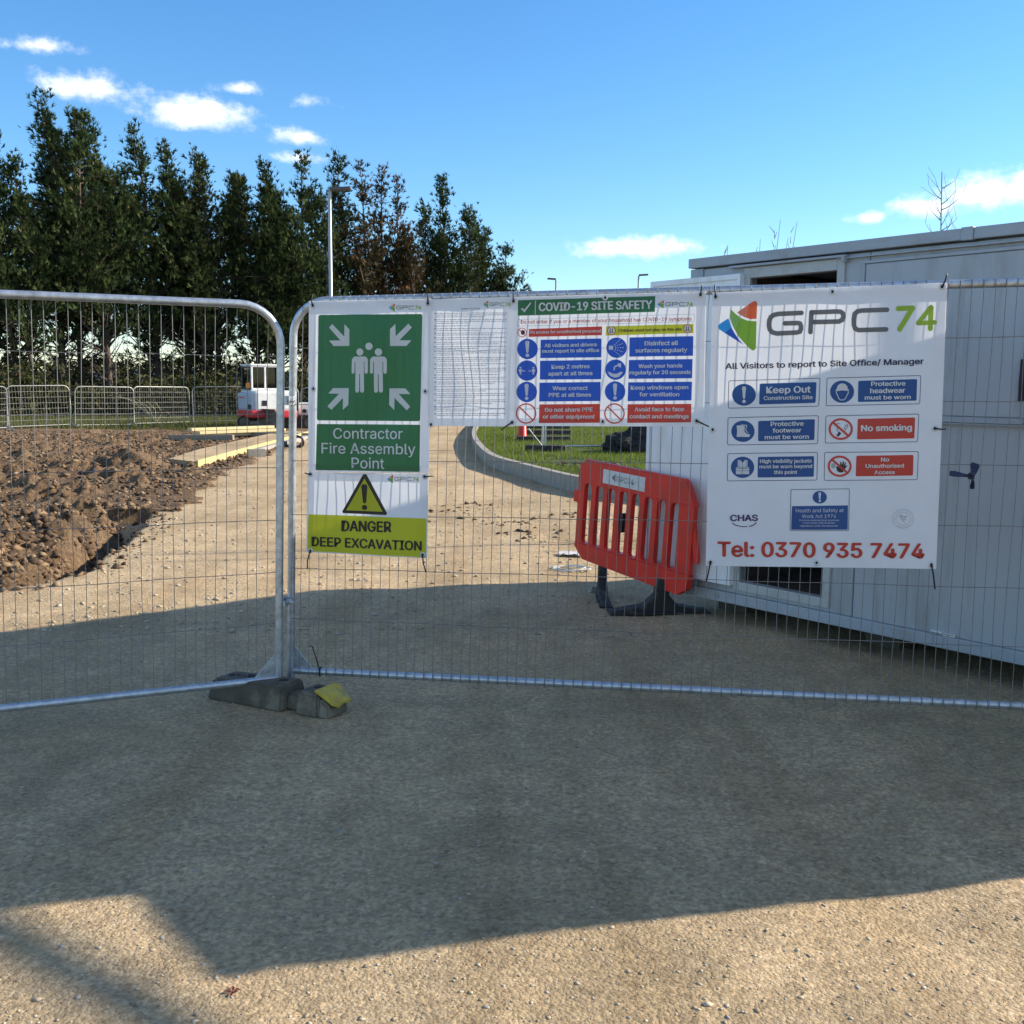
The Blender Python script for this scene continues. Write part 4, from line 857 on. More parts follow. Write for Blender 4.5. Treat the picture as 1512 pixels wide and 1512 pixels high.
while x < -.38: 
    e = rnd.uniform(.003, .010); m.b2((x, -.0255, .2225), (x+e, -.0243, .228)); x += e+.004
m.build('label_print', BLACK, cab)
# opened door leaf folded back along the wall
door = MB(); hx = -1.945; LW = .80
def dl(u, y, z): return (hx-u, -.008-y, z)
door.b2(dl(0, .0, .272), dl(LW, .042, 2.362), bev=.005)
dr = door.build('door', WHITE_PAINT, cab)
m = MB()
for (u0, u1, z0, z1) in ((.0, .03, .272, 2.362), (LW-.03, LW, .272, 2.362), (.03, LW-.03, .272, .31), (.03, LW-.03, 2.325, 2.362)): m.b2(dl(u0, .043, z0), dl(u1, .052, z1), bev=.003)
m.build('door_edge_trim', WHITE_PAINT, dr)
for z in (.5, 1.3, 2.1):
    m = MB(); m.tube([dl(-.016, .012, z-.05), dl(-.016, .012, z+.05)], .012, 8); m.build('door_hinge', GALV, dr)
BEAR = mat('stained_bearer', (.10, .08, .06), .9, 0, .3, 8)
for x in (-2.2, -1.0, .2, 1.4):
    for y in (.5, 2.4): MB().b2((x-.12, y-.2, -.02), (x+.12, y+.2, .139), bev=.005).build('bearer_block', BEAR, cab)

# ------------------------------------------------------------------ red plastic barrier
RED = mat('red_plastic', (.68, .026, .014), .38, 0, .10, 3, .0008, 25, dirt=(.36, .04, .026), dscale=4)
bar = empty('plastic_barrier', (.548, 7.93, 0), R(-52.1)); bar.scale = (.962,)*3; tag(bar, 'red slatted plastic barrier on dark feet, standing before the cabin door', 'barrier')
tilt = Matrix.Translation((.55, 0, .6)) @ Matrix.Rotation(R(4.0), 4, 'Y') @ Matrix.Translation((-.55, 0, -.6))
def bx_(m, s0, s1, z0, z1, t=.024, bev=.009): 
    k = len(m.v); m.b2((s0, -t, z0), (s1, t, z1), bev=bev)
    for i in range(k, len(m.v)): m.v[i] = tuple(tilt @ Vector(m.v[i]))
m = MB()
out = [(-.045, .34), (.06, .245), (1.12, .205), (1.20, .30), (1.20, .80), (1.235, .82), (1.11, 1.045), (1.08, 1.062), (.02, 1.045), (-.02, 1.02), (-.045, .93)]
cs = [.07+.1355*i for i in range(8)]; zt_, zb_ = .872, .372
def T2(a, b, t): return tilt @ Vector((a, t, b))
# top and bottom rails as outlines, slats between
m.prism([(-.045, zt_), (1.215, zt_), (1.11, 1.045), (1.08, 1.060), (.03, 1.050), (-.02, 1.03), (-.045, .96)], T2, -.028, .028)
m.prism([(-.045, zb_), (-.045, .345), (.06, .25), (1.11, .205), (1.19, .26), (1.205, .33), (1.205, zb_)], T2, -.028, .028)
edges = [-.045]+sum([[c-.041, c+.041] for c in cs], [])+[1.205]
for i in range(0, len(edges), 2):
    s0, s1 = edges[i], edges[i+1]; m.prism([(s0, zb_-.01), (s1, zb_-.01), (s1, zt_+.01), (s0, zt_+.01)], T2, -.022, .022)
    # flared roots, so the openings have rounded ends
    for (zz, sg) in ((zb_, 1), (zt_, -1)):
        for (e, dr_) in ((s0, -1), (s1, 1)):
            if (i == 0 and dr_ < 0) or (i == len(edges)-2 and dr_ > 0): continue
            m.prism([(e-.001*dr_, zz-sg*.004), (e+.026*dr_, zz-sg*.004), (e+.012*dr_, zz+sg*.010), (e+.004*dr_, zz+sg*.024), (e-.001*dr_, zz+sg*.045)], T2, -.0205, .0205)
body = m.build('barrier_body', RED, bar)
bv = body.modifiers.new('soft_edges', 'BEVEL'); bv.width = .006; bv.segments = 2; bv.limit_method = 'ANGLE'
m = MB(); bx_(m, .02, 1.06, 1.045, 1.062, .018, .006); bx_(m, -.03, 1.19, .375, .385, .030, .003); bx_(m, -.03, 1.19, .885, .895, .030, .003); bx_(m, -.10, -.045, .70, .80, .02); m.build('moulded_ribs', RED, bar)
m = MB(); m.prism([(1.175, .74), (1.215, .74), (1.272, .50), (1.262, .465), (1.235, .47)], T2, -.014, .014); m.build('link_arm', RED, bar)
# reflective plate with the company letters
m = MB(); bx_(m, .245, .705, .905, 1.015, .031, .002); pl = m.build('white_plate', mat('white_reflective', (.62, .62, .60), .5, 0, .1, 20, dirt=(.45, .43, .4), dscale=30), bar)
GREYP = mat('grey_lettering', (.17, .17, .18), .6)
m = MB()
def pl_text(t, s0, s1, z0, cap):
    V, F = glyphs(t, 0); xa = min(v[0] for v in V); xb = max(v[0] for v in V); c0, c1 = captop(0)
    m.add([tilt @ Vector((s0+(x-xa)/(xb-xa)*(s1-s0), -.0325, z0+(y-c0)/(c1-c0)*cap)) for x, y in V], F)
pl_text('GPC74', .40, .59, .940, .042)
m.add([tilt @ Vector((x, -.0325, z)) for x, z in ((.345, .962), (.385, .995), (.388, .930))], [(0, 1, 2)])
m.build('plate_lettering', GREYP, bar)
m = MB(); bx_(m, .46, .49, .55, .70, .0235, .002); m.build('dark_scuff', BLACK, bar)
def foot(s, skew=0, w=.065):
    f_ = MB(); pr = [(-.38, 0), (.34, 0), (.34, .02), (.12, .06), (.05, .14), (.035, .26), (-.035, .26), (-.05, .14), (-.14, .06), (-.38, .02)]
    a = R(skew); 
    def ax(p, z, t): return Vector((s+t*math.cos(a)-p*math.sin(a), t*math.sin(a)+p*math.cos(a), z))
    f_.prism([(p, z) for p, z in pr], ax, -w, w); f_.prism([(-.40, 0), (.36, 0), (.36, .018), (-.40, .018)], ax, -w*1.5, w*1.5)
    o = f_.build('barrier_foot', RUBBER, bar); v = o.modifiers.new('soft_edges', 'BEVEL'); v.width = .008; v.segments = 2; v.limit_method = 'ANGLE'; return o
foot(.255, 52, .035); foot(.90, -33)
# rope, scraps on the road
def rz1(x, y): return float(road_z(np.array([x]), np.array([y]))[0])
ROPE = mat('pale_blue_twine', (.46, .50, .50), .8, 0, .2, 40)
def coil(x, y, lab, n, rx, ry, col, seed, nm='twine_coil', cat='twine'):
    rg_ = random.Random(seed); pts = []; 
    for i in range(n):
        a = i*.42; k = 1+.25*math.sin(i*.31+seed); pts.append(Vector((x+rx*k*math.cos(a)+rg_.gauss(0, .012), y+ry*k*math.sin(a)+rg_.gauss(0, .012), rz1(x, y)+.012+.010*(i % 4)/2)))
    t_ = MB(); t_.tube(pts, .004, 5); tag(t_.build(nm, col), lab, cat)
coil(.53, 8.95, 'loose coil of pale twine lying on the gravel left of the red barrier', 70, .15, .11, ROPE, 1)
t = MB(); rgx = random.Random(8); c0 = Vector((.58, 9.75, rz1(.58, 9.75)))
gx = [(i, j) for j in range(6) for i in range(8)]; t.add([c0+Vector((-.13+i*.04+rgx.gauss(0, .006), -.08+j*.035+rgx.gauss(0, .006), .012+.03*abs(math.sin(i*1.3+j)))) for i, j in gx], [(j*8+i, j*8+i+1, j*8+i+9, j*8+i+8) for j in range(5) for i in range(7)], 0, True)
tag(t.build('plastic_scrap', mat('pale_plastic_sheet', (.55, .55, .54), .4)), 'crumpled scrap of pale plastic on the gravel behind the twine', 'litter')
LEAF = mat('dead_leaf', (.16, .045, .03), .8)
t = MB(); c0 = at(343, 1462, .06); c0.z = rz1(c0.x, c0.y)
for k in range(4):
    a = k*1.5+.3; d = Vector((math.cos(a), math.sin(a), 0)); n_ = Vector((-d.y, d.x, 0)); t.add([c0+Vector((0, 0, .003)), c0+d*.012+n_*.006+Vector((0, 0, .009)), c0+d*.024+Vector((0, 0, .004)), c0+d*.012-n_*.006+Vector((0, 0, .007))], [(0, 1, 2, 3)])
tag(t.build('dead_leaf', LEAF), 'curled red brown dead leaf on the sunlit gravel in the foreground', 'leaf')
# ------------------------------------------------------------------ unseen bar and board off to the right, added to throw the other shadows
SHV = Vector((math.cos(R(SUN_AZ)), math.sin(R(SUN_AZ)), 0))
def lift(p, z): return Vector((p[0], p[1], 0)) + SHV*((z-.06)/math.tan(R(SUN_EL))) + Vector((0, 0, z))
gp = empty('shadow_bar', (8, 4, 0)); A = lift((-2.6, 3.55), 4.8); B = lift((.5, 1.42), 4.8); iv = Matrix.Translation(-gp.location)  # added bar on two posts, placed so its shadow makes the slanting stripe
tag(gp, 'tall steel bar on two posts, unseen shadow caster right of the entrance', 'shadow caster')
m = MB(); m.tube([iv @ A, iv @ B], .05, 10); m.build('crossbar', GALV, gp)
for p in (A, B):
    m = MB(); m.tube([iv @ Vector((p.x, p.y, -.3)), iv @ Vector((p.x, p.y, 4.85))], .045, 10); m.build('post', GALV, gp)
nb = empty('shadow_board', (3.02, 4.43, 0)); tag(nb, 'plain timber board on two posts, unseen shadow caster beside the near end of the cabin', 'notice board')  # added board, sized to fill the step in the cabin shadow
nd = Vector((-SHV.y, SHV.x, 0)); 
m = MB(); m.box((0, 0, 2.0), (.03, .83, 1.6), Rz(R(SUN_AZ)), bev=.004); m.build('board', TIMBER, nb)
for s_ in (-.28, .28):
    m = MB(); p = nd*s_; m.box((p.x+SHV.x*.05, p.y+SHV.y*.05, 1.3), (.07, .07, 2.75), Rz(R(SUN_AZ)), bev=.004); m.build('post', TIMBER, nb)
# ------------------------------------------------------------------ far fence panels
WHITEM = mat('bright_galvanised', (.31, .31, .29), .4, .35, .1, 10)
fp = [Vector((-16.9, 30.2, 0)), Vector((-16.15, 32.9, 0)), Vector((-14.75, 34.6, 0)), Vector((-13.45, 36.5, 0)), Vector((-12.1, 38.9, 0)), Vector((-10.2, 39.6, 0)), Vector((-8.3, 40.2, 0)), Vector((-6.4, 40.6, 0))]
labs = ['leftmost pedestrian barrier panel, turned almost end on, at the grass edge', 'round cornered pedestrian panel nearest the left edge of the view, seen face on', 'second face on pedestrian panel from the left, behind the churned soil',
        'pedestrian panel whose right end meets the one with dead stalks behind', 'pedestrian panel just left of the excavator, partly behind it', 'pedestrian panel behind the excavator cab', 'pedestrian panel right of the excavator, seen past the fence posts']
FH = 1.42
for i in range(len(fp)-1):
    a, b = fp[i], fp[i+1]; d = b-a; Ln = d.length-.08; root = empty('pedestrian_barrier', a, math.atan2(d.y, d.x)); root.rotation_euler = (R((2.0, -3, 1.5, -1, 3.5, 0, -2)[i]), R((.4, -.8, .6, .3, -.9, 0, .5)[i]), math.atan2(d.y, d.x)+R((0, 1.5, -2, 2, -1.5, 0, 1)[i])); tag(root, labs[i], 'barrier', 'low mesh barriers along the grass')
    m = MB(); f = lambda u, z: (u, 0, z)
    pts = [(0, 0, .02), (0, 0, FH-.2)]+[(.2-.2*math.cos(R(q)), 0, FH-.2+.2*math.sin(R(q))) for q in (30, 60, 90)]+[(Ln-.2+.2*math.sin(R(q)), 0, FH-.2+.2*math.cos(R(q))) for q in (0, 30, 60, 90)]+[(Ln, 0, .02)]
    m.tube(pts, .017, 8); m.tube([(0, 0, .12), (Ln, 0, .12)], .015, 8); m.build('frame', WHITEM, root)
    m = MB()
    for k in range(1, 7): m.tube([(0, 0, .12+k*.185), (Ln, 0, .12+k*.185)], .007, 4)
    k = .1
    while k < Ln: m.tube([(k, 0, .12), (k, 0, FH-.01)], .0035, 4); k += .1
    m.build('wire_mesh', GALV_D, root)
    for u in (0, Ln):
        m = MB(); m.tube([(u, -.3, .03), (u, 0, .16), (u, .3, .03)], .016, 6); m.build('foot', WHITEM, root)
# ------------------------------------------------------------------ mini excavator
ex = empty('mini_excavator', (-8.72, 36.1, .0)); ex.scale = (1.1, 1.1, 1.0); tag(ex, 'white and red mini excavator with a glazed cab parked on the soil', 'excavator')
WH = mat('excavator_white', (.74, .74, .71), .35, 0, .05, 2, dirt=(.5, .46, .4), dscale=4); RD = mat('excavator_red', (.55, .03, .035), .35, 0, .08, 3); GY = mat('excavator_grey', (.42, .45, .50), .4, 0, .06, 3)
TRK = mat('muddy_track', (.045, .038, .032), .85, 0, .3, 10, dirt=(.16, .11, .07), dscale=5); MUD = mat('worn_bucket_steel', (.16, .125, .10), .6, .3, .3, 5, dirt=(.22, .15, .09), dscale=4)
GL, Ng, Lg, og = nodes('cab_glass'); pg_ = Ng.new('ShaderNodeBsdfGlossy'); pg_.inputs['Roughness'].default_value = .03; tg_ = Ng.new('ShaderNodeBsdfTransparent'); tg_.inputs[0].default_value = (.22, .28, .26, 1); ms = Ng.new('ShaderNodeMixShader'); fr = Ng.new('ShaderNodeFresnel'); fr.inputs['IOR'].default_value = 1.5
Lg.new(fr.outputs[0], ms.inputs[0]); Lg.new(tg_.outputs[0], ms.inputs[1]); Lg.new(pg_.outputs[0], ms.inputs[2]); Lg.new(ms.outputs[0], og.inputs[0])
A0 = R(31); Q = Rz(A0); corner = Vector((-.25, -.55, 0))                  # nearest corner of the cab; long side runs right, short side left
def E_(a, b, z): return corner + Q @ Vector((a, b, 0)) + Vector((0, 0, z))
def ebox(m, a0, a1, b0, b1, z0, z1, bev=.02): m.box(E_((a0+a1)/2, (b0+b1)/2, (z0+z1)/2), (a1-a0, b1-b0, z1-z0), Q, 0, bev)
m = MB(); ebox(m, -.06, 1.25, -.50, 1.10, .62, 1.34, .10); m.build('house_body', WH, ex)
m = MB(); ebox(m, -.16, .02, -.46, 1.08, .64, 1.26, .09); m.build('engine_hood', GY, ex)
m = MB(); ebox(m, -.19, 1.3, -.53, 1.12, .40, .66, .05); m.build('red_skirt', RD, ex)
m = MB(); ebox(m, -.165, -.15, .30, .88, 1.06, 1.10, .002); m.build('hood_stripe', RD, ex)
m = MB(); ebox(m, .16, .32, -.512, -.49, .82, 1.0, .004); ebox(m, -.172, -.15, -.40, -.05, .70, .86, .004); m.build('vent_grille', BLACK, ex)
fr_ = MB()
for (a, b) in ((0, 0), (0, 1.0), (.95, 0), (.95, 1.0), (.42, 0), (.42, 1.0)): fr_.box(E_(a, b, 1.76), (.06, .06, .88), Q, 0, .012)
for b in (0, 1.0):
    for z in (1.38, 2.17): ebox(fr_, -.03, .98, b-.03, b+.03, z-.035, z+.035, .01)
for a in (0, .95):
    for z in (1.38, 2.17): ebox(fr_, a-.03, a+.03, 0, 1.0, z-.035, z+.035, .01)
ebox(fr_, -.05, 1.0, -.05, 1.05, 2.17, 2.24, .03); fr_.build('cab_frame', WH, ex)
for (a0, a1, b0, b1) in ((.03, .39, -.004, .004), (.45, .92, -.004, .004), (-.004, .004, .03, .97), (.946, .954, .03, .97), (.03, .92, .996, 1.004)):
    m = MB(); ebox(m, a0, a1, b0, b1, 1.42, 2.13, 0); m.build('cab_window', GL, ex)
m = MB(); ebox(m, -.036, .01, .02, .98, 1.36, 1.45, 0); ebox(m, -.036, .01, .035, .10, 1.40, 2.14, 0); ebox(m, -.036, .01, .88, 1.03, 1.36, 2.18, 0); ebox(m, -.036, .01, .06, .95, 2.10, 2.16, 0); m.build('window_seal', BLACK, ex)
m = MB(); ebox(m, .35, .75, .3, .72, 1.36, 1.55, .05); ebox(m, .32, .42, .3, .72, 1.5, 1.98, .05); m.build('seat', BLACK, ex)
m = MB(); c = E_(-.08, .10, 1.42); m.tube([c, c+Vector((0, 0, .05)), c+Vector((0, 0, .16)), c+Vector((0, 0, .19))], [.075, .08, .07, .03], 12); m.build('beacon', mat('amber_lens', (.85, .26, .02), .25), ex)
TA = R(10); TQ = Rz(TA)
def track(yc, nm='track'):
    m = MB(); L2, h = 1.0, .25; pr = [(-L2+.0, .25)]; prof = [(-L2+.25*math.cos(a)*1, .25+.24*math.sin(a)) for a in np.linspace(PI/2, 3*PI/2, 9)]+[(L2+.25*math.cos(a), .25+.24*math.sin(a)) for a in np.linspace(-PI/2, PI/2, 9)]
    c0 = Vector((.35, .4, -.02)); m.prism(prof, lambda a, b, t: c0+TQ @ Vector((a, yc+t, b)), -.15, .15)
    for k in range(26):
        x = -L2+2*L2*k/25; 
        for z in (.0, .50): m.box(c0+TQ @ Vector((x, yc, z)), (.045, .32, .03), TQ)
    t_ = m.build(nm, TRK, ex)
    for x in (-L2, L2, -.5, 0, .5):
        w_ = MB(); rr = .17 if abs(x) == L2 else .09; p = c0+TQ @ Vector((x, yc, .25 if abs(x) == L2 else .16)); dn = TQ @ Vector((0, -1, 0)); w_.tube([p+dn*.14, p+dn*.17], rr, 16); w_.tube([p+dn*.17, p+dn*.185], rr*.5, 12); w_.build('track_wheel', MUD, t_)
track(-.55); track(.55)
m = MB(); c0 = Vector((.35, .4, 0)); m.box(c0+Vector((0, 0, .30)), (1.3, .8, .2), TQ, 0, .03); m.tube([c0+Vector((0, 0, .38)), c0+Vector((0, 0, .44))], .4, 20); m.build('undercarriage', TRK, ex)
# curved dozer blade at the near corner
m = MB(); bl = []; 
for k in range(9):
    a = -.75+1.5*k/8
    bl.append((.42*math.cos(a)-.42, .36+.36*math.sin(a)/math.sin(.75)))
n_ = len(bl); BQ = Rz(R(42)); bc = Vector((.35, -.95, .0))
pr = [(x, z) for x, z in bl]+[(x-.035, z) for x, z in bl[::-1]]
m.prism(pr, lambda a, b, t: bc+BQ @ Vector((a, t, b)), -.62, .62); m.box(bc+BQ @ Vector((-.3, 0, .25)), (.6, .12, .10), BQ); m.build('dozer_blade', MUD, ex)
m = MB(); m.b2((1.05, .1, .46), (1.62, .7, .92), bev=.06); m.build('swing_frame', WH, ex)
m = MB(); m.tube([(1.25, .095, .63), (1.25, .05, .63)], .07, 14); m.build('pivot_pin', BLACK, ex)
m = MB(); m.tube([(1.5, .4, .8), (2.0, .9, 1.5), (2.25, 1.2, 1.75)], [.13, .12, .10], 8); m.tube([(2.25, 1.2, 1.75), (2.6, 1.6, .7)], [.10, .07], 8); m.build('boom', WH, ex)
m = MB(); m.box((2.6, 1.6, .35), (.4, .5, .5), Rz(.6), 0, .08); m.build('bucket', MUD, ex)
# ------------------------------------------------------------------ timbers, kerb line and pipe on the left of the road
def plank(name, p0, p1, w, h, m_, lab, cat, grp=None, z=None):
    a, b_ = Vector(p0), Vector(p1); d = b_-a; c = (a+b_)/2; t_ = MB(); q = d.to_track_quat('X', 'Z').to_matrix()
    t_.box((0, 0, 0), (d.length, w, h), q, 0, .006); o = t_.build(name, m_); o.location = c; return tag(o, lab, cat, grp)
TP = 'boards stacked on the soil before the excavator'
GT = mat('weathered_timber', (.24, .20, .15), .85, 0, .2, 6, stretch=(1, 10, 10))
bz = .10
plank('timber_bearer', (-9.4, 28.0, bz), (-7.6, 27.9, bz+.02), .15, .14, GT, 'grey weathered bearer under the left end of the pale boards', 'timber')
plank('timber_bearer', (-7.6, 29.7, bz+.02), (-5.8, 29.5, bz+.02), .12, .12, GT, 'grey weathered bearer sticking out right of the pale boards', 'timber')
for k, (z, dx, dy, lab) in enumerate(((.08, 0, 0, 'lower front board of the pale timber stack'), (.08, .1, .24, 'lower rear board of the pale timber stack'), (.165, .15, .02, 'middle front board of the pale timber stack'), (.165, .2, .27, 'middle rear board of the pale timber stack'), (.25, -.1, .1, 'topmost pale board of the timber stack by the excavator'))):
    plank('timber_board', (-8.85+dx, 28.3+dy, z+.05), (-7.05+dx, 30.4+dy, z+.06), .22, .075, TIMBER, lab, 'timber', TP)
KW = mat('pale_kerb_bed', (.50, .46, .38), .9, 0, .12, 8, .006, 30)
fm = [Vector((-5.93, 19.2, .06)), Vector((-6.0, 22.8, .07)), Vector((-6.06, 26.8, .08)), Vector((-6.12, 31, .09))]
FB_ = ['yellow formwork board at the near end of the new kerb bed', 'yellow formwork board in the middle of the new kerb bed', 'yellow formwork board at the far end of the new kerb bed']
YT = mat('yellow_formwork', (.50, .40, .17), .7, 0, .12, 5, stretch=(1, 8, 8))
for i in range(3): plank('formwork_board', fm[i], fm[i+1]-(fm[i+1]-fm[i]).normalized()*.02, .05, .18, YT, FB_[i], 'formwork', 'formwork boards of the kerb bed')
t = MB(); pts = [(-6.02, 19.3), (-6.06, 22.8), (-6.12, 26.8), (-6.18, 31), (-7.0, 31), (-7.0, 26.8), (-6.95, 22.8), (-6.7, 19.9)]
t.prism(pts, lambda a, b, z: Vector((a, b, z+.003*(b-20))), -.1, .125); tag(t.build('kerb_bed', ROADM), 'pale concrete kerb bed behind the yellow formwork', 'kerb bed')
for k in range(9):
    y = 23.4+k*.86; x = -5.86-.012*k; plank('kerb_stone', (x, y, .01), (x-.01, y+.83, .015), .14, .20, CONC, 'pale kerb stone laid along the yellow formwork, one of a straight row', 'kerb stone', 'kerb stones along the formwork')
plank('kerb_stone', (-5.78, 22.3, .06), (-5.43, 22.45, .06), .2, .22, CONC, 'single kerb stone lying out of line at the near end of the row', 'kerb stone')
t = MB(); pc = at(440, 661, .0); pc.z = rz1(pc.x, pc.y)+.14; t.tube([pc+Vector((.14*math.cos(a), 0, .14*math.sin(a))) for a in np.linspace(0, 2*PI, 21)[:-1]], .03, 8, closed=True); t.tube([pc+Vector((0, .02, 0)), pc+Vector((-.25, .9, 0))], .145, 18, cap=False); tag(t.build('drain_pipe', BLACK), 'short black drain pipe lying open end on at the road edge', 'pipe')
# ------------------------------------------------------------------ verge: fence panel, blocks, red post, dark heap
vp = empty('verge_fence_panel', (.69, 21.6, .22), R(14)); tag(vp, 'galvanised mesh fence panel standing on the grass verge behind the banners', 'fence panel')
m = MB(); m.tube([(0, 0, .05), (0, 0, 1.85), (.15, 0, 2.0), (3.3, 0, 2.0), (3.45, 0, 1.85), (3.45, 0, .05)], .021, 8); m.tube([(.1, 0, .12), (3.45, 0, .12)], .019, 8); m.tube([(-.06, .05, .0), (-.02, .02, 2.0)], .021, 8); m.tube([(-.45, -.3, .5), (-.02, 0, .06)], .015, 6); m.build('frame', GALV, vp)
m = MB()
for k in range(1, 60): m.tube([(k*.0575, 0, .1), (k*.0575, 0, 2.0)], .003, 4, cap=False)
for k in range(1, 7): m.tube([(0, 0, .1+k*.27), (3.45, 0, .1+k*.27)], .003, 4, cap=False)
m.build('wire_mesh', GALV_D, vp)
t = MB(); t.box((.70, 21.55, .30), (.85, .26, .13), Rz(R(-8)), bev=.02); tag(t.build('rubber_block', RUBBER), 'dark rubber block under the fence on the grass verge', 'fence foot')
DT = mat('dark_bearers', (.05, .042, .036), .9, 0, .3, 7)
for k, (x, y, z, lab) in enumerate(((.85, 25.2, .31, 'lowest dark bearer of the stack behind the verge fence foot'), (.92, 26.2, .42, 'middle dark bearer of the stack on the verge'), (.95, 27.2, .53, 'upper dark bearer of the stack on the verge'), (.9, 28.0, .64, 'topmost dark bearer of the stack on the verge'))):
    plank('dark_bearer', (x-.75, y, z), (x+.55, y+.1, z), .2, .11, DT, lab, 'timber', 'dark bearers stacked on the verge')
rp = empty('traffic_post', (.24, 25.6, .22)); tag(rp, 'red and white plastic traffic post on the grass behind the virus safety banner', 'traffic post')
m = MB(); m.tube([(0, 0, .06), (0, 0, .1), (-.01, 0, 1.0), (-.01, 0, 1.06)], [.14, .105, .08, .05], 16); m.build('post_body', RED, rp); m = MB(); m.tube([(-.004, 0, .45), (-.006, 0, .62)], [.100, .094], 16); m.build('reflective_band', WHITE_PAINT, rp); m = MB(); m.tube([(0, 0, 0), (0, 0, .06)], [.2, .18], 8); m.build('base', RUBBER, rp)
bm = bmesh.new(); bmesh.ops.create_icosphere(bm, subdivisions=5, radius=1)
for v in bm.verts:
    q = v.co.copy(); r_ = 1+.22*mnoise.noise(q*2.3)+.12*mnoise.noise(q*6)+.06*mnoise.noise(q*15); v.co = Vector((q.x*1.05*r_, q.y*.9*r_, max(-.1, q.z)*.62*r_))
me = bpy.data.meshes.new('heap'); bm.to_mesh(me); bm.free(); o = link('dark_heap', me, ground_mat('dark_planings', (.02, .02, .02), (.035, .034, .034), (.06, .058, .055), 30, .01, (.04, .035, .03), .006)); o.location = (2.95, 21.3, .22); tag(o, 'heap of dark planings on the grass at the left end of the cabin', 'heap')
# ------------------------------------------------------------------ street lamps
LG = mat('lamp_column', (.34, .35, .36), .4, .5, .08, 6); LH = mat('lamp_head', (.10, .10, .11), .4)
def lamp(px, ptop, D, side, lab, arm, hd=.75):
    p = at_d(px, ptop, D); root = empty('street_lamp', (p.x, D, 0)); tag(root, lab, 'street lamp'); H = p.z
    m = MB(); m.tube([(0, 0, -.5), (0, 0, 1.2), (0, 0, 1.21), (0, 0, H)], [.095, .095, .068, .058], 12); m.build('column', LG, root)
    m = MB(); m.tube([(0, 0, H-.02), (side*arm, 0, H+.08)], .03, 8); m.build('arm', LG, root)
    m = MB(); m.box((side*(arm+hd/2-.1), 0, H+.09), (hd, .28, .10), Ry(-side*.06), 0, .035); m.build('lamp_head', LH, root)
lamp(486.5, 283, 34, 1, 'tall grey street lamp standing in front of the conifers', .12, .68)
lamp(821, 414, 66, -1, 'distant street lamp left of the pair, its head pointing left', .1, .55)
lamp(943, 408, 66, 1, 'distant street lamp right of the pair, its head pointing right', .1, .6)
# ------------------------------------------------------------------ trees
CON = [leaf_mat('conifer_green', [(0, (.022, .034, .016)), (.5, (.048, .072, .028)), (.85, (.090, .112, .040)), (1, (.14, .13, .06))], .28),
       leaf_mat('conifer_olive', [(0, (.026, .034, .016)), (.5, (.054, .074, .028)), (.85, (.100, .114, .040)), (1, (.15, .13, .065))], .28),
       leaf_mat('conifer_browned', [(0, (.05, .03, .02)), (.35, (.04, .05, .02)), (.6, (.11, .065, .035)), (1, (.20, .115, .065))], .22)]
BARK = mat('conifer_bark', (.075, .055, .042), .9, 0, .3, 6, .01, 30)
def sticks(segs, k=4):
    """tapered limbs: arrays of start, end, r0, r1"""
    a = np.array([s[0] for s in segs]); b = np.array([s[1] for s in segs]); r0 = np.array([s[2] for s in segs]); r1 = np.array([s[3] for s in segs])
    d = b-a; d = d/np.linalg.norm(d, axis=1)[:, None]; ref = np.where(np.abs(d[:, 2:3]) > .9, np.array([[1., 0, 0]]), np.array([[0, 0, 1.]])); u = np.cross(d, ref); u /= np.linalg.norm(u, axis=1)[:, None]; w = np.cross(d, u)
    n = len(a); V = np.zeros((n, 2, k, 3))
    for j in range(k):
        c, s = math.cos(2*PI*j/k), math.sin(2*PI*j/k); V[:, 0, j] = a+(u*c+w*s)*r0[:, None]; V[:, 1, j] = b+(u*c+w*s)*r1[:, None]
    F = np.array([(j, (j+1) % k, k+(j+1) % k, k+j) for j in range(k)]); F = (F[None]+(np.arange(n)*2*k)[:, None, None]).reshape(-1, 4)
    return V.reshape(-1, 3), F
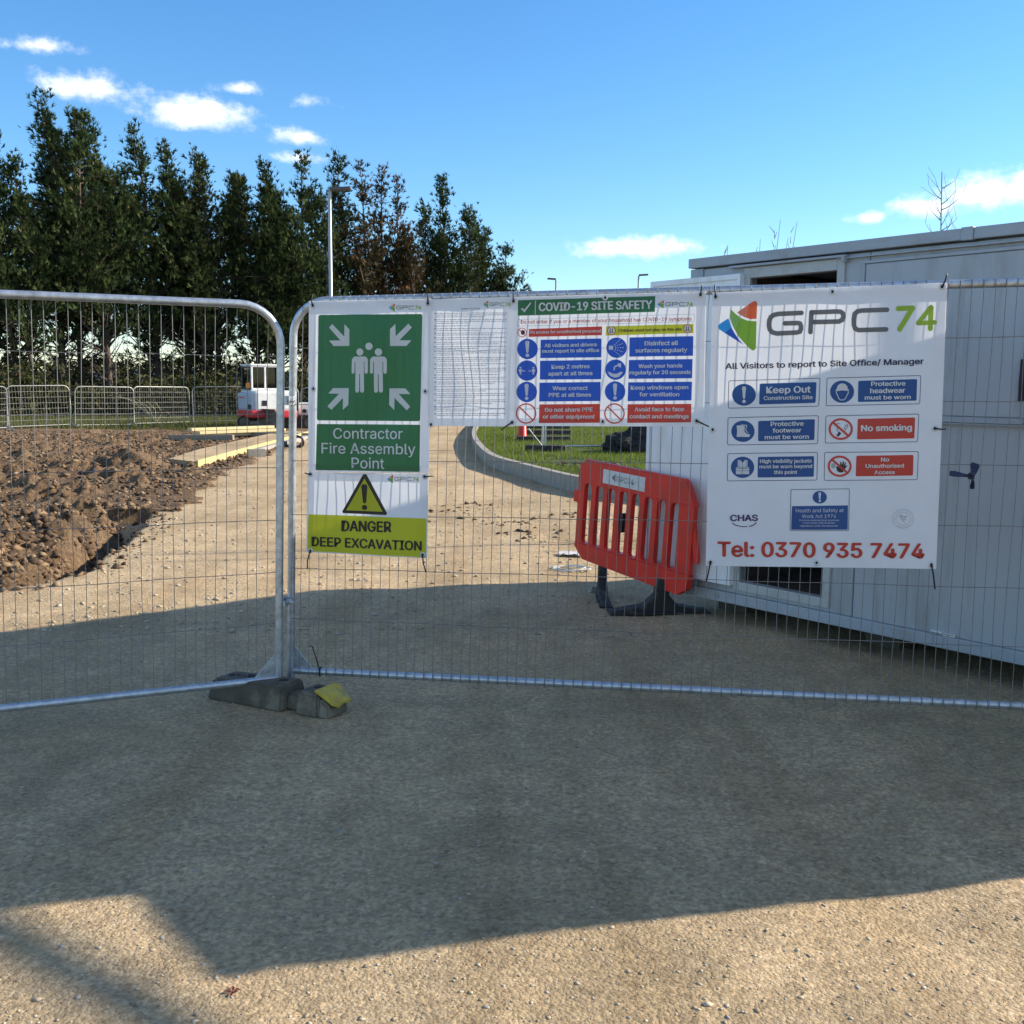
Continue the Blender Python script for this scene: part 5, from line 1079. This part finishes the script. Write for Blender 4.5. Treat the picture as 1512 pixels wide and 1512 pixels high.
def conifer(x, y, H, Rr, seed, mt, lab, dens=1.0, leaders=3, lean=-.05, clear=.16):
    rg = np.random.default_rng(seed); root = empty('conifer_tree', (x, y, -.1)); tag(root, lab, 'tree', 'row of conifers beyond the site')
    segs = []; SP = []; SD = []
    def path(t, base, h, bend, ph): return np.array([base[0]+bend*h*t**2.2+.10*math.sin(t*5+ph), base[1]+.10*math.cos(t*4+ph), base[2]+h*t])
    lead = [((0, 0, 0), H, lean*rg.uniform(.6, 1.5), Rr, 1.0)]
    for k in range(leaders):
        h0 = H*rg.uniform(.18, .5); a = rg.uniform(0, 2*PI); o_ = Rr*rg.uniform(.25, .5); lead.append(((o_*math.cos(a), o_*.8*math.sin(a), h0), (H-h0)*rg.uniform(.55, .92), lean*rg.uniform(.5, 2), Rr*rg.uniform(.45, .7), .55))
        segs.append((np.array([0, 0, h0-.9]), np.array([o_*math.cos(a), o_*.8*math.sin(a), h0]), .07, .055))
    for (b0, h, bend, rad, tk) in lead:
        ph = rg.uniform(0, 6); r0 = (.0125*H)*tk; prev = np.array(b0, float); K = 12
        for k in range(1, K+1):
            p = path(k/K, b0, h, bend, ph); segs.append((prev, p, r0*(1-(k-1)/K)+.012, r0*(1-k/K)+.012)); prev = p
        nb_ = int(h*19*dens)
        for i in range(nb_):
            t = rg.uniform(.03 if b0[2] > 0 else clear*.35, 1); p = path(t, b0, h, bend, ph); az = rg.uniform(0, 2*PI); abs_t = p[2]/H
            prof = ((1-t)**.95+.04)*(.35+.65*min(1, (abs_t+.02)/.30)) if b0[2] == 0 else (1-t)**.6
            L_ = max(.28, rad*prof*(rg.uniform(.3, 1.1) if rg.uniform() < .85 else rg.uniform(1.1, 1.5))); up = R(rg.uniform(8, 58)); dd = np.array([math.cos(az)*math.cos(up), math.sin(az)*math.cos(up), math.sin(up)])
            e = p+dd*L_; segs.append((p, p+dd*L_*.9, .018+.012*L_, .007))
            leafy_ = rg.uniform() < (.18 if (abs_t < clear and b0[2] == 0) else .40 if (abs_t < clear+.10 and b0[2] == 0) else .90)
            if not leafy_:
                for q in range(3):
                    s0 = p+dd*L_*rg.uniform(.3, .8); segs.append((s0, s0+(dd+rg.normal(0, .5, 3))*L_*.35, .010, .005))
                continue
            ns = int((4+L_*17)*dens)+1; s = rg.uniform(.22, 1.0, ns)**.75
            c = p+dd*(L_*s)[:, None]; c[:, 2] += .12*L_*s**2; c += rg.normal(0, .13, (ns, 3))*(.4+s[:, None])
            SP.append(c); q = dd*.9+np.array([lean*2-.1, 0, .55])+rg.normal(0, .42, (ns, 3)); SD.append(q)
    SP = np.concatenate(SP); SD = np.concatenate(SD); SD /= np.linalg.norm(SD, axis=1)[:, None]; n = len(SP)
    sz = rg.uniform(.15, .38, n); side = np.cross(SD, rg.normal(0, 1, (n, 3))); side /= np.linalg.norm(side, axis=1)[:, None]; nor = np.cross(SD, side)
    V = np.zeros((n, 5, 3, 3))
    for j, (a, l, o_) in enumerate(((0, 1.0, 0), (.38, .8, .08), (-.38, .8, .08), (.75, .6, -.05), (-.75, .6, -.05))):
        d = SD*math.cos(a)+side*math.sin(a)+nor*rg.normal(0, .16, n)[:, None]; st = SP+SD*(sz*(.12*(j > 0)+.1*(j > 2)))[:, None]; pp = np.cross(d, nor); wd = .105
        V[:, j, 0] = st-pp*(sz*wd)[:, None]; V[:, j, 1] = st+pp*(sz*wd)[:, None]; V[:, j, 2] = st+d*(sz*l)[:, None]
    tn = np.clip(rg.normal(.45, .2, n)+.25*fbm(SP[:, 0]*.9+seed, SP[:, 2]*.9, seed, 2), 0, 1); tn = np.repeat(tn, 15)
    link('crown', np_mesh('crown', V.reshape(-1, 3), np.arange(n*15).reshape(-1, 3), tn), CON[mt], root)
    tv, tf = sticks(segs, 5); link('trunk', np_mesh('trunk', tv, tf, smooth=True), BARK, root)
    return root
TR = [(-62, 200, 46, 0, ''), (0, 196, 46.5, 0, 'tall dark conifer at the left edge of the photo'), (52, 138, 47, 0, 'tallest conifer of the row, second from the left edge'), (98, 205, 49, 1, 'conifer between the two tallest, third from the left'), (138, 170, 48.5, 0, 'tall conifer with a forked windswept top, fourth from the left'),
      (206, 194, 50, 0, 'narrow pointed conifer under the oval cloud'), (254, 218, 51, 1, 'conifer with a thin leaning tip right of the narrow pointed one'), (302, 225, 51.5, 1, 'conifer with a hooked tip in the middle of the left group'), (366, 272, 52, 1, 'lower bushy conifer in the dip of the tree line'),
      (396, 244, 53, 0, 'conifer behind the corner of the left fence panel'), (434, 232, 53, 0, 'broad conifer just left of the tall street lamp'), (486, 232, 56, 0, 'thin conifer directly behind the tall street lamp'), (524, 245, 56, 2, 'browning conifer just right of the tall street lamp'), (556, 254, 58, 2, 'nearly dead brown conifer with bare wispy top'),
      (582, 266, 58, 2, 'thin brown green conifer next to the nearly dead one'), (622, 304, 60, 0, 'short conifer left of the tall pointed one at the right end'), (646, 266, 60, 0, 'tall pointed conifer near the right end of the row'), (692, 312, 61, 0, 'wide conifer second from the right end of the row'), (740, 366, 62, 0, 'low conifer with ragged arms at the right end of the row')]
for i, (px, ty, D, mt, lab) in enumerate(TR):
    p = at_d(px, ty, D); H = p.z+.1; last = i == len(TR)-1
    conifer(p.x+.035*H, D+random.Random(i).uniform(-.6, .6), H, (3.1 if i < 12 else 3.0)*(1.3 if last else 1), 100+i, mt, lab or 'conifer just outside the left edge of the view', dens=(.82 if i < 11 else .78 if mt != 2 else .62), leaders=(3 if i < 11 else 2), lean=(-.05 if i < 10 else -.012), clear=.15 if i < 11 else .10)
# undergrowth at the foot of the trees
BUSH = leaf_mat('bramble_leaves', [(0, (.022, .030, .012)), (.6, (.055, .065, .022)), (1, (.13, .11, .05))], .2)
def bush(x, y, r, h, seed, lab, dens=520):
    rg = np.random.default_rng(seed); root = empty('bramble_bush', (x, y, -.1)); tag(root, lab, 'bush', 'undergrowth below the conifers'); n = int(dens*r*h)
    u = rg.normal(0, 1, (n, 3)); u /= np.linalg.norm(u, axis=1)[:, None]; u[:, 2] = np.abs(u[:, 2]); rr = rg.uniform(.25, 1, n)**.5; k = 1+.35*fbm(u[:, 0]*2.2+seed, u[:, 2]*2.2+u[:, 1], seed, 3)
    c = u*(rr*k)[:, None]*np.array([r, r*.7, h]); a = rg.normal(0, 1, (n, 3)); a /= np.linalg.norm(a, axis=1)[:, None]; b = np.cross(a, rg.normal(0, 1, (n, 3))); b /= np.linalg.norm(b, axis=1)[:, None]; s = rg.uniform(.05, .14, n)[:, None]
    V = np.stack([c-a*s, c+b*s*.5, c+a*s, c-b*s*.5], 1); link('foliage', np_mesh('foliage', V.reshape(-1, 3), np.arange(n*4).reshape(-1, 4), np.repeat(rg.uniform(0, 1, n), 4)), BUSH, root)
    sg = [(np.array([rg.normal(0, r*.3), rg.normal(0, r*.2), 0]), np.array([rg.normal(0, r*.55), rg.normal(0, r*.4), h*rg.uniform(.6, 1.1)]), .014, .005) for q in range(14)]; tv, tf = sticks(sg, 4); link('stems', np_mesh('stems', tv, tf), BARK, root)
bl_ = ['undergrowth at the far left below the first conifers', 'undergrowth behind the leftmost face on pedestrian panel', 'undergrowth behind the second pedestrian panel', 'undergrowth behind the third pedestrian panel', 'undergrowth behind the panel left of the excavator', 'undergrowth directly left of the excavator cab', 'undergrowth behind the excavator cab', 'undergrowth right of the excavator, seen past the fence posts', 'undergrowth behind the fire assembly banner', 'undergrowth behind the site rules banner']
for i in range(10): bush(-23.5+i*2.35, 43.2+i*.85, 2.2, 2.15+.45*math.sin(i*2.1), 300+i, bl_[i])
hr = np.random.default_rng(77); n = 52000; hx_ = hr.uniform(-62, 12, n); hy_ = 74+.28*(hx_+30)+hr.normal(0, 1.0, n); top = 2.6+1.1*fbm(hx_*.22, hx_*0, 9, 4)
c = np.stack([hx_, hy_, top*hr.uniform(0, 1, n)**.8], 1); a = hr.normal(0, 1, (n, 3)); a /= np.linalg.norm(a, axis=1)[:, None]; b = np.cross(a, hr.normal(0, 1, (n, 3))); b /= np.linalg.norm(b, axis=1)[:, None]; s = hr.uniform(.07, .20, n)[:, None]
tag(link('far_hedge', np_mesh('far_hedge', np.stack([c-a*s, c+b*s*.5, c+a*s, c-b*s*.5], 1).reshape(-1, 3), np.arange(n*4).reshape(-1, 4), np.repeat(hr.uniform(0, 1, n), 4)), BUSH), kind='stuff')
# dead stalks against a panel
st = MB()
for q in range(6): st.tube([(-12.9+q*.07, 36.9, .0), (-12.6-q*.25, 36.95, .5+.1*q), (-12.9-q*.34+.1, 36.9, .85+.05*q)], .008, 4)
tag(st.build('dead_stalks', mat('straw_stalk', (.42, .36, .24), .9)), 'pale dead plant stalks leaning behind the pedestrian panels', 'dead plant')
# bare young trees behind the cabin
TW = mat('bare_twig_bark', (.16, .11, .085), .8)
def sapling(x, y, H, seed, lab, nb_, z0, spread):
    rg = np.random.default_rng(seed); root = empty('bare_sapling', (x, y, 0)); tag(root, lab, 'tree'); sg = []; tw = []
    P = lambda t: np.array([.05*math.sin(t*4), 0, H*t])
    for k in range(12): sg.append((P(k/12), P((k+1)/12), .016*(1-k/13)+.003, .016*(1-(k+1)/13)+.003))
    for i in range(nb_):
        t = z0+(.97-z0)*i/nb_; az = rg.uniform(0, 2*PI) if i % 2 else (0 if i % 4 else PI)+rg.normal(0, .4); L_ = spread*(1.15-t*.65)*rg.uniform(.6, 1.1); p = P(t); d = np.array([math.cos(az), math.sin(az)*.6, rg.uniform(.3, .7)]); prev = p
        for k in range(4): d = d+np.array([0, 0, .22])+rg.normal(0, .06, 3); nx_ = prev+d/np.linalg.norm(d)*L_/4; tw.append((prev, nx_, .0055-.001*k, .0045-.001*k)); prev = nx_
        for q in range(2): tw.append((prev-d*.08*q, prev-d*.08*q+np.array([rg.normal(0, .08), rg.normal(0, .05), .12]), .0025, .0015))
    v, f = sticks(sg, 6); link('trunk', np_mesh('trunk', v, f, smooth=True), TW, root); v, f = sticks(tw, 4); link('twigs', np_mesh('twigs', v, f), TW, root)
sapling(4.47, 11, 3.86, 1, 'bare young tree rising behind the cabin roof at the right', 15, .76, .42)
def rods(x, y, hs, lab, seed):
    rg = np.random.default_rng(seed); root = empty('bare_shrub', (x, y, 0)); tag(root, lab, 'shrub'); sg = []
    for (dx, h) in hs:
        prev = np.array([dx*.4, 0, 0])
        for k in range(8): t = (k+1)/8; nx_ = np.array([dx*(.4+.6*t)+.10*t*t+rg.normal(0, .008), rg.normal(0, .01), h*t]); sg.append((prev, nx_, .009*(1-t*.6), .009*(1-t*.75))); prev = nx_
        for q in range(9): z = h*rg.uniform(.72, .98); sg.append((np.array([dx+.05, 0, z]), np.array([dx+.05+rg.normal(0, .03), 0, z+.07]), .004, .002))
    v, f = sticks(sg, 5); link('stems', np_mesh('stems', v, f, smooth=True), TW, root)
rods(2.62, 11, [(-.14, 3.16), (.05, 3.36), (.14, 3.18), (.22, 3.34), (-.02, 3.0)], 'bare shrub with upright rods behind the left part of the cabin roof', 3)
rods(2.15, 11, [(0, 3.10), (.02, 2.9)], 'single bare rod left of the upright shrub behind the cabin', 4)
